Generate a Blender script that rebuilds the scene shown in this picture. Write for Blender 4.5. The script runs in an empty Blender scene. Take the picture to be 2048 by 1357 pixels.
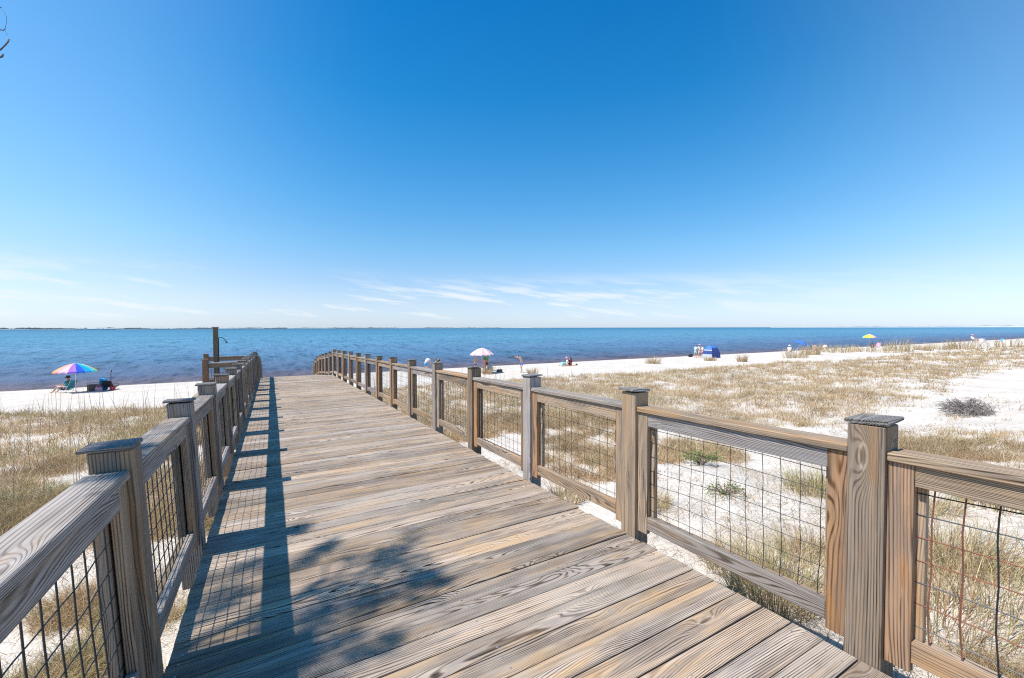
import bpy, math, random
import numpy as np
R = math.radians
random.seed(7); rng = np.random.default_rng(11)
scene = bpy.context.scene
col = scene.collection
CAMZ = 4.4                       # camera height over the water
# ---------------------------------------------------------------- camera
F = 850.0; CX, CY = 1024.0, 678.5
yaw = R(29.6); pitch = math.atan(22.5/F); roll = R(0.11)
fwd = np.array([math.sin(yaw)*math.cos(pitch), math.cos(yaw)*math.cos(pitch), -math.sin(pitch)])
rgt = np.array([math.cos(yaw), -math.sin(yaw), 0.]); upv = np.cross(rgt, fwd)
r2 = rgt*math.cos(roll)-upv*math.sin(roll); u2 = upv*math.cos(roll)+rgt*math.sin(roll)
cam = bpy.data.cameras.new('camera'); co = bpy.data.objects.new('camera', cam); col.objects.link(co)
from mathutils import Matrix, Vector
m = Matrix.Identity(4)
for i in range(3):
    m[i][0] = r2[i]; m[i][1] = u2[i]; m[i][2] = -fwd[i]
m[2][3] = CAMZ
co.matrix_world = m
cam.sensor_width = 36; cam.lens = F/2048*36; cam.clip_start = .05; cam.clip_end = 60000
scene.camera = co

# ---------------------------------------------------------------- noise and terrain
def _hash(ix, iy, s):
    h = (ix*374761393 + iy*668265263 + s*982451653) & 0x7fffffff
    h = ((h ^ (h >> 13))*1274126177) & 0x7fffffff
    return ((h ^ (h >> 16)) & 0xffff)/65535.0
def vnoise(x, y, s=0):
    x = np.asarray(x, float); y = np.asarray(y, float)
    ix = np.floor(x).astype(np.int64); iy = np.floor(y).astype(np.int64)
    fx = x-ix; fy = y-iy; fx = fx*fx*(3-2*fx); fy = fy*fy*(3-2*fy)
    a = _hash(ix, iy, s); b = _hash(ix+1, iy, s); c = _hash(ix, iy+1, s); d = _hash(ix+1, iy+1, s)
    return (a*(1-fx)+b*fx)*(1-fy)+(c*(1-fx)+d*fx)*fy
def fbm(x, y, s=0, o=3):
    v = 0; a = .5; t = 0
    for k in range(o):
        v = v+a*vnoise(x*2**k, y*2**k, s+k*17); t += a; a *= .5
    return v/t
PY = [-60, 0, 6, 15, 20, 23.5, 27.5, 33, 40, 43.6, 50, 62, 300, 4000]
PZ = [2.6, 2.22, 1.76, 1.48, 1.28, 1.08, .55, .42, .28, 0.0, -.7, -3, -8, -9]
def sm(a, b, x): 
    t = np.clip((x-a)/(b-a), 0, 1); return t*t*(3-2*t)
def decks(y):
    y = np.asarray(y, float)
    return np.where(y <= 20, CAMZ-1.5-.0271*y, np.interp(y, [20, 22.1, 23.8, 25, 26.4, 27.7, 29, 30, 31.2, 40], [CAMZ-2.042, 2.12, 1.99, 1.88, 1.76, 1.59, 1.36, 1.05, .5, .4]))
def ground(x, y):
    x = np.asarray(x, float); y = np.asarray(y, float)
    yy = y+(fbm(x*.05, y*.05, 3)-.5)*2.2*sm(25, 60, np.abs(x))
    z = np.interp(yy, PY, PZ)
    w = (1-sm(21, 28, y))*(.25+.75*sm(2.2, 6, np.abs(x-.95)))
    z = z+w*((fbm(x*.22, y*.22, 5)-.5)*.55+(fbm(x*1.1, y*1.1, 9)-.5)*.13)
    z = z+(fbm(x*2.4, y*2.4, 29, 2)-.5)*.05*(1-sm(38, 43, y))
    # hummocks on the upper beach, far right
    z = z+sm(30, 60, x)*sm(22, 27, y)*(1-sm(31, 37, y))*(.25+fbm(x*.12, y*.25, 41)*.5)
    z = z+sm(25, 31, y)*(1-sm(38, 43, y))*(fbm(x*.5, y*.5, 51)-.5)*.10
    inside = (1-sm(.0, .9, np.abs(x-.95)-1.5))*(1-sm(20, 22, y))
    z = np.where(inside > 0, z*(1-inside)+np.minimum(z, decks(y)-.5)*inside, z)
    return z
def ray(px, py): return fwd+r2*(px-CX)/F-u2*(py-CY)/F
def at(px, py):
    """the ground point seen at a place of the photograph"""
    d = ray(px, py); t = .5; 
    for k in range(4000):
        p = d*t; 
        if p[2]+CAMZ <= float(ground(p[0], p[1])): break
        t *= 1.003
    return np.array([p[0], p[1], float(ground(p[0], p[1]))])

# ---------------------------------------------------------------- object helpers
WL = {}
def tag(o, label=None, cat=None, group=None, kind=None):
    if label: o['label'] = label
    if cat: o['category'] = cat
    if group: o['group'] = group
    if kind: o['kind'] = kind
    return o
def empty(name, loc, label, cat, group=None):
    o = bpy.data.objects.new(name, None); col.objects.link(o); o.location = loc; o.empty_display_size = .2
    WL[o.name] = np.array(loc, float); return tag(o, label, cat, group)
class MB:
    """collects geometry in world coordinates, links it as one mesh object"""
    def __init__(s): s.v = []; s.f = []; s.w = []; s.m = []; s.n = 0; s.sm = False
    def add(s, v, f, w=None, mi=0):
        v = np.asarray(v, float).reshape(-1, 3); s.v.append(v)
        s.f.extend([[i+s.n for i in q] for q in f]); s.m.extend([mi]*len(f)); s.n += len(v)
        s.w.append(np.zeros((len(v), 3)) if w is None else np.asarray(w, float))
        return s
    def box(s, lo, hi, g=0, ch=.003, fn=None, seed=None, mi=0, jit=0):
        lo = np.array(lo, float); hi = np.array(hi, float)
        c = np.minimum(ch, (hi-lo)*.3); V = []; key = {}
        for sx in (0, 1):
            for sy in (0, 1):
                for sz in (0, 1):
                    b = np.array([hi[0] if sx else lo[0], hi[1] if sy else lo[1], hi[2] if sz else lo[2]])
                    sg = np.array([-1 if sx else 1, -1 if sy else 1, -1 if sz else 1])
                    for a in range(3):
                        p = b+sg*c; p[a] = b[a]; key[(sx, sy, sz, a)] = len(V); V.append(p)
        Fc = []
        def k(i, j, l, a): return key[(i, j, l, a)]
        for a in range(3):
            for e in (0, 1):
                q = []
                for (i, j) in ((0, 0), (1, 0), (1, 1), (0, 1)):
                    t = [0, 0, 0]; t[a] = e; o = [x for x in range(3) if x != a]; t[o[0]] = i; t[o[1]] = j
                    q.append(k(*t, a))
                if (e == 0) != (a == 1): q = q[::-1]
                Fc.append(q)
        for a in range(3):
            o = [x for x in range(3) if x != a]
            for i in (0, 1):
                for j in (0, 1):
                    t0 = [0, 0, 0]; t1 = [0, 0, 0]; t0[o[0]] = t1[o[0]] = i; t0[o[1]] = t1[o[1]] = j; t1[a] = 1
                    q = [k(*t0, o[0]), k(*t1, o[0]), k(*t1, o[1]), k(*t0, o[1])]
                    Fc.append(q)
        for i in (0, 1):
            for j in (0, 1):
                for l in (0, 1): Fc.append([k(i, j, l, 0), k(i, j, l, 1), k(i, j, l, 2)])
        V = np.array(V); cen = (lo+hi)/2
        out = []
        for q in Fc:
            pts = V[q]; n = np.cross(pts[1]-pts[0], pts[2]-pts[0])
            if np.dot(n, pts.mean(0)-cen) < 0: q = q[::-1]
            out.append(q)
        if seed is None: seed = random.random()*90
        o = [x for x in range(3) if x != g]
        W = np.stack([V[:, g]+seed*3.1, V[:, o[0]]-lo[o[0]]+V[:, o[1]]-lo[o[1]], np.full(len(V), seed)], 1)
        if jit: V = V+rng.normal(0, jit, V.shape)
        if fn is not None: V = fn(V)
        return s.add(V, out, W, mi)
    def tube(s, pts, r, n=5, mi=0, cap=True):
        pts = np.asarray(pts, float); r = np.broadcast_to(r, (len(pts),))
        t = np.gradient(pts, axis=0); t /= np.linalg.norm(t, axis=1)[:, None]+1e-9
        ref = np.array([0, 0, 1.]) if abs(t[:, 2]).mean() < .8 else np.array([1., 0, 0])
        V = []; 
        for p, d, rr in zip(pts, t, r):
            a = np.cross(d, ref); a /= np.linalg.norm(a)+1e-9; b = np.cross(d, a)
            for k in range(n):
                th = 2*math.pi*k/n; V.append(p+rr*(a*math.cos(th)+b*math.sin(th)))
        Fc = [[i*n+k, i*n+(k+1) % n, (i+1)*n+(k+1) % n, (i+1)*n+k] for i in range(len(pts)-1) for k in range(n)]
        if cap: Fc += [list(range(n))[::-1], list(range((len(pts)-1)*n, len(pts)*n))]
        return s.add(V, Fc, None, mi)
    def build(s, name, mats, parent=None, smooth=False):
        v = np.concatenate(s.v); w = np.concatenate(s.w)
        base = np.array([(v[:, 0].min()+v[:, 0].max())/2, (v[:, 1].min()+v[:, 1].max())/2, v[:, 2].min()])
        me = bpy.data.meshes.new(name); me.from_pydata((v-base).tolist(), [], s.f)
        a = me.attributes.new('wd', 'FLOAT_VECTOR', 'POINT'); a.data.foreach_set('vector', w.astype(np.float32).ravel())
        if not isinstance(mats, (list, tuple)): mats = [mats]
        for x in mats: me.materials.append(x)
        if len(mats) > 1: me.polygons.foreach_set('material_index', s.m)
        me.polygons.foreach_set('use_smooth', [smooth]*len(me.polygons))
        me.update()
        o = bpy.data.objects.new(name, me); col.objects.link(o); WL[o.name] = base
        if parent is not None: o.parent = parent; o.location = base-WL[parent.name]
        else: o.location = base
        return o

# ---------------------------------------------------------------- materials
def newmat(name):
    ma = bpy.data.materials.new(name); ma.use_nodes = True; nt = ma.node_tree; nt.nodes.clear()
    out = nt.nodes.new('ShaderNodeOutputMaterial'); p = nt.nodes.new('ShaderNodeBsdfPrincipled')
    nt.links.new(p.outputs[0], out.inputs[0]); return ma, nt, p
class NG:
    def __init__(s, nt): s.nt = nt
    def n(s, t, **k):
        x = s.nt.nodes.new('ShaderNode'+t)
        for a, b in k.items(): setattr(x, a, b)
        return x
    def lk(s, a, b): s.nt.links.new(a, b)
    def m(s, op, a, b=None, c=None, clamp=False):
        x = s.n('Math', operation=op, use_clamp=clamp)
        for i, q in enumerate((a, b, c)):
            if q is None: continue
            if isinstance(q, (int, float)): x.inputs[i].default_value = q
            else: s.lk(q, x.inputs[i])
        return x.outputs[0]
    def noise(s, vec, scale=1, detail=2, rough=.5):
        x = s.n('TexNoise'); s.lk(vec, x.inputs['Vector']); x.inputs['Scale'].default_value = scale
        x.inputs['Detail'].default_value = detail; x.inputs['Roughness'].default_value = rough; return x.outputs[0]
    def comb(s, a, b, c):
        x = s.n('CombineXYZ')
        for i, q in enumerate((a, b, c)):
            if isinstance(q, (int, float)): x.inputs[i].default_value = q
            else: s.lk(q, x.inputs[i])
        return x.outputs[0]
    def mix(s, f, a, b, t='MIX'):
        x = s.n('Mix', data_type='RGBA', blend_type=t)
        for i, q in ((0, f), (6, a), (7, b)):
            if isinstance(q, (int, float)): x.inputs[i].default_value = q
            elif isinstance(q, tuple): x.inputs[i].default_value = (*q, 1)
            else: s.lk(q, x.inputs[i])
        return x.outputs[2]
    def rng(s, v, a, b, c=0, d=1):
        x = s.n('MapRange', interpolation_type='SMOOTHSTEP'); s.lk(v, x.inputs[0])
        for i, q in enumerate((a, b, c, d)): x.inputs[i+1].default_value = q
        return x.outputs[0]
    def ramp(s, v, stops):
        x = s.n('ValToRGB'); s.lk(v, x.inputs[0]); e = x.color_ramp.elements
        while len(e) < len(stops): e.new(.5)
        for q, (p, c) in zip(e, stops): q.position = p; q.color = (*c, 1)
        return x.outputs[0]
def wood(name, tones, dark=.45, dirt=.0, rings=1.0, bump=.5, rough=.85, patchk=.5, gain=.88):
    ma, nt, p = newmat(name); g = NG(nt)
    a = g.n('Attribute', attribute_name='wd'); sp = g.n('SeparateXYZ'); g.lk(a.outputs['Vector'], sp.inputs[0])
    u, v, sd = sp.outputs
    wn = g.n('TexWhiteNoise', noise_dimensions='1D'); g.lk(sd, wn.inputs['W']); sc = g.n('SeparateColor'); g.lk(wn.outputs['Color'], sc.inputs[0])
    ra, rb, rc = sc.outputs[:3]
    vo = g.n('TexVoronoi'); g.lk(g.comb(g.m('MULTIPLY', u, 1.25), g.m('MULTIPLY', v, 4.4), g.m('MULTIPLY', sd, 5.0)), vo.inputs['Vector']); vo.inputs['Scale'].default_value = 1.15
    kd = vo.outputs['Distance']; K = g.rng(kd, .42, 0.02)
    n1 = g.noise(g.comb(g.m('MULTIPLY', u, .5), g.m('MULTIPLY', v, 6.0), sd), 1, 1.6, .35)
    wob = g.noise(g.comb(g.m('MULTIPLY', u, 6), g.m('MULTIPLY', v, 14), sd), 1, 2)
    f = g.m('ADD', g.m('MULTIPLY', g.m('SUBTRACT', n1, .5), g.m('ADD', 6.0*rings, g.m('MULTIPLY', g.rng(g.noise(g.comb(g.m('MULTIPLY', u, .55), 0.0, g.m('ADD', sd, 77.0)), 1, 1), .40, .56), 24.0*rings))), g.m('MULTIPLY', v, 80*rings)); f = g.m('ADD', f, g.m('MULTIPLY', g.m('POWER', K, 2.0), 5.0)); f = g.m('ADD', f, g.m('MULTIPLY', wob, .35))
    s = g.m('SINE', g.m('MULTIPLY', f, 6.283)); s2 = g.m('ADD', s, g.m('MULTIPLY', g.m('SUBTRACT', g.noise(g.comb(g.m('MULTIPLY', u, 3), g.m('MULTIPLY', v, 70), sd), 1, 3, .6), .5), 1.6)); lv = g.noise(g.comb(g.m('MULTIPLY', u, .5), g.m('MULTIPLY', v, 38), g.m('ADD', sd, 5.0)), 1, 2, .6); ring = g.m('MULTIPLY', g.rng(s2, -.1, 1.15), g.rng(lv, .28, .58, .35, 1.0))        # 1 = latewood line
    fine = g.noise(g.comb(g.m('MULTIPLY', u, 5), g.m('MULTIPLY', v, 260), sd), 1, 2, .6)
    streak = g.noise(g.comb(g.m('MULTIPLY', u, 1.3), g.m('MULTIPLY', v, 24), sd), 1, 3, .6)
    patch = g.noise(g.comb(g.m('MULTIPLY', u, 1.6), g.m('MULTIPLY', v, 9), g.m('ADD', sd, 31.0)), 1, 3, .6)
    t0, t1, t2 = tones                                            # grey, tan, orange
    c = g.mix(g.rng(g.m('ADD', g.m('MULTIPLY', ra, .55), g.m('MULTIPLY', streak, .9)), .45, .95), t0, t1)
    c = g.mix(g.m('MULTIPLY', g.rng(g.m('ADD', patch, g.m('MULTIPLY', rb, .16)), .58, .76), .75), c, t2)
    c = g.mix(g.m('MULTIPLY', g.rng(g.m('ADD', g.noise(g.comb(g.m('MULTIPLY', u, 1.4), g.m('MULTIPLY', v, 13), g.m('ADD', sd, 57.0)), 1, 3, .6), g.m('MULTIPLY', rb, .12)), .54, .68), patchk), c, (.205, .17, .145))
    dk = g.m('SUBTRACT', 1.0, g.m('MULTIPLY', ring, g.m('ADD', dark*.55, g.m('MULTIPLY', g.rng(patch, .62, .38), dark*.6))))
    c = g.mix(1.0, c, g.comb(dk, g.m('POWER', dk, 1.15), g.m('POWER', dk, 1.32)), 'MULTIPLY')
    br = g.m('ADD', .68, g.m('MULTIPLY', rc, .50)); med = g.noise(g.comb(g.m('MULTIPLY', u, 2.4), g.m('MULTIPLY', v, 95), g.m('ADD', sd, 3.0)), 1, 3, .65); fi = g.m('ADD', .40, g.m('ADD', g.m('MULTIPLY', fine, .55), g.m('MULTIPLY', med, .68))); bf = g.m('MULTIPLY', g.m('MULTIPLY', br, fi), gain)
    c = g.mix(1.0, c, g.comb(bf, bf, bf), 'MULTIPLY')
    cr = g.rng(g.noise(g.comb(g.m('MULTIPLY', u, 2.2), g.m('MULTIPLY', v, 75), g.m('ADD', sd, 11.0)), 1, 2, .5), .68, .74)
    c = g.mix(g.m('MULTIPLY', cr, .7), c, (.035, .028, .024))
    c = g.mix(g.m('MULTIPLY', g.rng(kd, .075, .03), .55), c, (.10, .06, .04))
    c = g.mix(g.m('MULTIPLY', g.m('MULTIPLY', g.rng(kd, .11, .085), g.rng(kd, .06, .08)), .35), c, (.6, .5, .4))
    if dirt:
        ge = g.n('NewGeometry'); dn = g.noise(ge.outputs['Position'], 1.3, 5, .65)
        c = g.mix(g.m('MULTIPLY', g.rng(dn, .42, .75), dirt), c, (.52, .46, .38))
    g.lk(c, p.inputs['Base Color']); p.inputs['Roughness'].default_value = rough; p.inputs['Specular IOR Level'].default_value = .25
    h = g.m('ADD', g.m('MULTIPLY', ring, .7), g.m('MULTIPLY', fine, .8)); h = g.m('SUBTRACT', h, g.m('MULTIPLY', cr, 2.0))
    b = g.n('Bump'); b.inputs['Strength'].default_value = bump; b.inputs['Distance'].default_value = .0016; g.lk(h, b.inputs['Height']); g.lk(b.outputs[0], p.inputs['Normal'])
    return ma
def plain(name, c, rough=.7, metal=0, var=.12, scale=8.):
    ma, nt, p = newmat(name); g = NG(nt); tc = g.n('TexCoord'); n = g.noise(tc.outputs['Object'], scale, 3)
    k = g.m('ADD', 1-var, g.m('MULTIPLY', n, 2*var)); g.lk(g.mix(1.0, c, g.comb(k, k, k), 'MULTIPLY'), p.inputs['Base Color'])
    p.inputs['Roughness'].default_value = rough; p.inputs['Metallic'].default_value = metal; return ma
M = {}
M['deck'] = wood('deck_wood', ((.44, .37, .31), (.49, .365, .26), (.51, .33, .17)), dark=.92, dirt=.35, bump=.9, rings=1.3, patchk=.62, gain=.98)
M['grey'] = wood('grey_rail_wood', ((.41, .375, .36), (.46, .395, .34), (.48, .36, .25)), dark=.7, rings=.95, bump=.7)
M['tan'] = wood('tan_rail_wood', ((.44, .345, .265), (.50, .36, .235), (.53, .30, .13)), dark=.75, rings=1.0, bump=.7)
M['brown'] = wood('brown_stile_wood', ((.40, .26, .17), (.46, .26, .13), (.48, .22, .07)), dark=.7, rings=.8, bump=.7)
M['cap'] = wood('weathered_cap_wood', ((.24, .235, .235), (.30, .285, .27), (.26, .235, .19)), dark=.75, rings=1.3, bump=1.0)
M['dark'] = wood('dark_beam_wood', ((.20, .165, .12), (.25, .19, .12), (.26, .18, .10)), dark=.5, rings=.8)
M['wire'] = plain('galvanised_wire', (.045, .05, .055), .5, .6, .3, 3)
M['rust'] = plain('rusty_wire', (.26, .10, .06), .8, .1, .6, 6)
M['steel'] = plain('screw_steel', (.5, .48, .46), .4, .6)
M['black'] = plain('black_cloth', (.02, .02, .022)); M['white'] = plain('white_cloth', (.8, .8, .8))
M['skin'] = plain('tan_skin', (.52, .29, .20), .5, 0, .05); M['skin2'] = plain('fair_skin', (.62, .38, .29), .5, 0, .05)  # two skin tones, tan and fair
M['hair'] = plain('dark_hair', (.03, .018, .014), .6); M['hairb'] = plain('brown_hair', (.16, .08, .04), .6)
M['teal'] = plain('teal_fabric', (.02, .28, .33)); M['navy'] = plain('navy_fabric', (.03, .06, .22)); M['blue'] = plain('blue_fabric', (.05, .17, .55))
M['sky'] = plain('sky_blue_fabric', (.02, .33, .60)); M['green'] = plain('green_fabric', (.10, .42, .14)); M['pink'] = plain('pink_fabric', (.80, .33, .40))
M['red'] = plain('red_fabric', (.55, .04, .06)); M['grey2'] = plain('grey_fabric', (.45, .46, .48)); M['maroon'] = plain('maroon_fabric', (.22, .04, .06))
M['aqua'] = plain('aqua_fabric', (.35, .72, .68)); M['orange'] = plain('orange_fabric', (.65, .30, .14)); M['straw'] = plain('straw', (.55, .38, .2)); M['brownbag'] = plain('brown_canvas', (.12, .10, .08))
M['alu'] = plain('white_painted_pole', (.72, .72, .74), .35, 0, .03)
RB = [plain('gore_'+n, c, .6, 0, .04) for n, c in (('yellow', (.85, .68, .10)), ('orange', (.85, .32, .06)), ('salmon', (.85, .30, .26)), ('pink', (.85, .40, .62)), ('purple', (.36, .12, .70)), ('blue', (.01, .10, .72)), ('cyan', (.01, .42, .78)), ('aqua', (.12, .70, .60)), ('gold', (.88, .55, .03)))]

# ---------------------------------------------------------------- world and sun
W = bpy.data.worlds.new('World'); scene.world = W; W.use_nodes = True; nt = W.node_tree; nt.nodes.clear(); g = NG(nt)
SUN_EL = R(58.5); sun_to = np.array([-math.cos(SUN_EL)*math.cos(R(4.4)), math.cos(SUN_EL)*math.sin(R(4.4)), math.sin(SUN_EL)])
sk = g.n('TexSky', sky_type='NISHITA'); sk.sun_disc = False; sk.sun_elevation = SUN_EL; sk.sun_rotation = R(-85.6)
sk.air_density = 1.0; sk.dust_density = .35; sk.ozone_density = 3.0; sk.altitude = 0
tc = g.n('TexCoord'); sp = g.n('SeparateXYZ'); g.lk(tc.outputs['Generated'], sp.inputs[0]); X_, Y_, Z_ = sp.outputs
az = g.m('ARCTAN2', X_, Y_); el = g.m('ARCSINE', Z_)
tint = g.ramp(g.m('DIVIDE', el, R(45)), [(p_/45, (a_/1.4, b_/1.4, c_/1.4)) for p_, a_, b_, c_ in ((.3, .73, .90, 1.38), (3.7, .84, .92, 1.14), (6.4, .82, .95, 1.12), (10.3, .66, 1.03, 1.17), (16.6, .42, 1.04, 1.29), (22.5, .25, 1.0, 1.33), (28, .12, .94, 1.34), (38, .05, .85, 1.34))])
vs = g.n('VectorMath', operation='MULTIPLY'); g.lk(sk.outputs[0], vs.inputs[0]); g.lk(tint, vs.inputs[1]); vs2 = g.n('VectorMath', operation='SCALE'); g.lk(vs.outputs[0], vs2.inputs[0]); vs2.inputs['Scale'].default_value = 1.4
dv = g.m('SUBTRACT', 1.0, g.m('COSINE', g.m('SUBTRACT', az, R(33)))); A_ = g.m('MULTIPLY', g.rng(dv, .04, .42), g.rng(dv, 1.1, .5))
va = g.n('VectorMath', operation='MULTIPLY_ADD'); g.lk(g.comb(A_, A_, A_), va.inputs[0]); va.inputs[1].default_value = (.85, .8, .55); g.lk(vs2.outputs[0], va.inputs[2])
cv = g.comb(g.m('ADD', g.m('MULTIPLY', az, 8.0), g.m('MULTIPLY', el, 20.0)), g.m('ADD', g.m('MULTIPLY', el, 46.0), g.m('MULTIPLY', az, 3.0)), 3.7)
cn = g.noise(cv, 1.0, 7, .62)
cn2 = g.noise(g.comb(g.m('MULTIPLY', az, 1.6), g.m('MULTIPLY', el, 5.0), 4.0), 1.3, 2)
band = g.m('MULTIPLY', g.rng(el, .005, .03), g.rng(el, .135, .06))
cl = g.m('MULTIPLY', g.rng(g.m('ADD', cn, g.m('MULTIPLY', g.m('SUBTRACT', cn2, .5), .5)), .43, .66), band); cl = g.m('MULTIPLY', g.m('MULTIPLY', cl, .9), g.rng(az, R(75), R(38), .25, 1.0))
veil = g.m('MULTIPLY', g.rng(el, .11, 0.0), .25); cl = g.m('MAXIMUM', cl, veil)
skc = g.mix(cl, va.outputs[0], (6.3, 6.75, 7.0))
bg = g.n('Background'); g.lk(skc, bg.inputs[0]); bg.inputs[1].default_value = .12
wo = g.n('OutputWorld'); g.lk(bg.outputs[0], wo.inputs[0])
sl = bpy.data.lights.new('sun', 'SUN'); sl.energy = 5.0; sl.angle = R(.53); sl.color = (1, .955, .89)
so = bpy.data.objects.new('sun', sl); col.objects.link(so); so.location = (-20, 0, 40)
so.rotation_euler = Vector(-sun_to).to_track_quat('-Z', 'Y').to_euler()
scene.view_settings.view_transform = 'Standard'; scene.view_settings.look = 'None'; scene.view_settings.exposure = .25; scene.view_settings.gamma = 1
scene.cycles.use_denoising = False; scene.cycles.sample_clamp_direct = 6; scene.cycles.sample_clamp_indirect = 4; scene.cycles.filter_width = 1.15; scene.cycles.max_bounces = 6; scene.cycles.transparent_max_bounces = 8

# ---------------------------------------------------------------- ground sheet
def big_mesh(name, v, f, mats, attrs=None, kind=None, smooth=True):
    me = bpy.data.meshes.new(name); v = np.asarray(v, np.float32); f = np.asarray(f, np.int32)
    me.vertices.add(len(v)); me.vertices.foreach_set('co', v.ravel()); k = f.shape[1]
    me.loops.add(f.size); me.loops.foreach_set('vertex_index', f.ravel()); me.polygons.add(len(f))
    me.polygons.foreach_set('loop_start', np.arange(0, f.size, k, dtype=np.int32)); me.polygons.foreach_set('use_smooth', np.full(len(f), smooth))
    for x in mats: me.materials.append(x)
    for n, d in (attrs or {}).items():
        a = me.attributes.new(n, 'FLOAT_COLOR', 'POINT'); a.data.foreach_set('color', np.asarray(d, np.float32).ravel())
    me.update(calc_edges=True); me.validate()
    o = bpy.data.objects.new(name, me); col.objects.link(o); WL[o.name] = np.zeros(3)
    if kind: o['kind'] = kind
    return o
ma, nt, p = newmat('white_sand'); g = NG(nt); ge = g.n('NewGeometry'); P = ge.outputs['Position']
a_ = g.noise(P, .6, 5, .6); b_ = g.noise(P, 9, 5, .65); c_ = g.noise(P, 60, 3)
c = g.mix(g.rng(a_, .35, .7), (.60, .52, .435), (.69, .625, .545)); k = g.m('ADD', .80, g.m('MULTIPLY', g.m('MULTIPLY', b_, c_), .75)); c = g.mix(1.0, c, g.comb(k, k, k), 'MULTIPLY')
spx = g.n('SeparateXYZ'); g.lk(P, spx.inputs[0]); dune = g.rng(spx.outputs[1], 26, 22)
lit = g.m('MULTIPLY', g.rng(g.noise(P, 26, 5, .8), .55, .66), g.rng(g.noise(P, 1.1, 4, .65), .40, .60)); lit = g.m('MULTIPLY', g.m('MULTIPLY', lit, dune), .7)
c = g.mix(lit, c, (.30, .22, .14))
wet = g.m('MULTIPLY', g.rng(spx.outputs[2], .10, .02), .8); c = g.mix(wet, c, (.30, .18, .15))
g.lk(c, p.inputs['Base Color']); p.inputs['Roughness'].default_value = .95; p.inputs['Specular IOR Level'].default_value = .1
c = g.mix(g.m('MULTIPLY', g.rng(g.noise(P, 2.2, 6, .7), .50, .66), .4), c, (.50, .42, .34)); g.lk(c, p.inputs['Base Color']); h = g.m('ADD', g.m('MULTIPLY', g.noise(P, 2.6, 5, .65), 1.8), g.m('MULTIPLY', b_, .35)); b = g.n('Bump'); b.inputs['Strength'].default_value = .6; b.inputs['Distance'].default_value = .09; g.lk(h, b.inputs['Height']); g.lk(b.outputs[0], p.inputs['Normal'])
M['sand'] = ma
rad = np.concatenate([[0.0], np.geomspace(.6, 60, 420), np.geomspace(61, 4000, 130)]); azs = np.radians(np.concatenate([np.arange(-180, -50, 4), np.arange(-50, 95, .35), np.arange(95, 180.1, 4)]))
RR, AA = np.meshgrid(rad, azs, indexing='ij'); gx = RR*np.sin(AA); gy = RR*np.cos(AA); gz = ground(gx, gy)
nr, na = RR.shape; idx = np.arange(nr*na).reshape(nr, na)
q = np.stack([idx[:-1, :-1], idx[:-1, 1:], idx[1:, 1:], idx[1:, :-1]], -1).reshape(-1, 4)
big_mesh('sand', np.stack([gx, gy, gz], -1).reshape(-1, 3), q, [M['sand']], kind='structure')

# ---------------------------------------------------------------- sea
ma, nt, p = newmat('sea_water'); g = NG(nt); ge = g.n('NewGeometry'); P = ge.outputs['Position']; sp = g.n('SeparateXYZ'); g.lk(P, sp.inputs[0]); x, y, z = sp.outputs
ly = g.m('LOGARITHM', g.m('MAXIMUM', y, 43.0), 10.0)
c = g.ramp(g.rng(ly, 1.62, 3.6), [(0, (.13, .075, .07)), (.005, (.08, .10, .155)), (.05, (.085, .155, .24)), (.14, (.09, .20, .28)), (.3, (.085, .21, .29)), (.55, (.055, .175, .255)), (1, (.018, .105, .17))])
w1 = g.noise(g.comb(g.m('MULTIPLY', x, .004), g.m('MULTIPLY', y, .022), 0.0), 1, 4, .6); c = g.mix(g.m('MULTIPLY', g.rng(w1, .45, .7), .5), c, (.035, .15, .22), 'MIX')
big = g.noise(g.comb(g.m('MULTIPLY', x, .05), g.m('MULTIPLY', y, .16), 2.0), 1, 3, .6)
rip = g.m('ADD', g.m('MULTIPLY', g.noise(g.comb(g.m('MULTIPLY', x, 1.1), g.m('MULTIPLY', y, .22), 0.0), 1, 4, .7), .55), g.m('MULTIPLY', g.noise(g.comb(g.m('MULTIPLY', x, .30), g.m('MULTIPLY', y, .05), 5.0), 1, 4, .7), .45))
rp2 = g.noise(g.comb(g.m('MULTIPLY', x, .03), g.m('MULTIPLY', y, .06), 7.0), 1, 5, .7)
k = g.m('ADD', -1.3, g.m('MULTIPLY', rip, 4.4), None, True); c = g.mix(.9, c, g.comb(g.m('MULTIPLY', k, 1.35), g.m('MULTIPLY', k, 1.35), g.m('MULTIPLY', k, 1.35)), 'MULTIPLY')  # light and dark of the rippled wave faces put into the water colour
k2 = g.m('ADD', .6, g.m('MULTIPLY', rp2, .8)); c = g.mix(.5, c, g.comb(k2, k2, k2), 'MULTIPLY')
g.lk(c, p.inputs['Base Color']); p.inputs['Roughness'].default_value = .38; p.inputs['IOR'].default_value = 1.33; p.inputs['Specular IOR Level'].default_value = .36
h = g.noise(g.comb(g.m('MULTIPLY', x, .5), g.m('MULTIPLY', y, .8), 0.0), 1, 7, .75); b = g.n('Bump'); b.inputs['Strength'].default_value = 1.0; b.inputs['Distance'].default_value = .42; g.lk(h, b.inputs['Height']); g.lk(b.outputs[0], p.inputs['Normal'])
M['sea'] = ma
rad = np.concatenate([np.geomspace(30, 600, 1000), np.geomspace(640, 60000, 40)]); azs = np.radians(np.arange(-75, 91.01, .14))
RR, AA = np.meshgrid(rad, azs, indexing='ij'); gx = RR*np.sin(AA); gy = RR*np.cos(AA)
def ridge(x, y, s_): n = vnoise(x, y, s_); return 1-np.abs(2*n-1)
gust = .8+.4*fbm(gx*.012, gy*.03, 211, 3)
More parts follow.
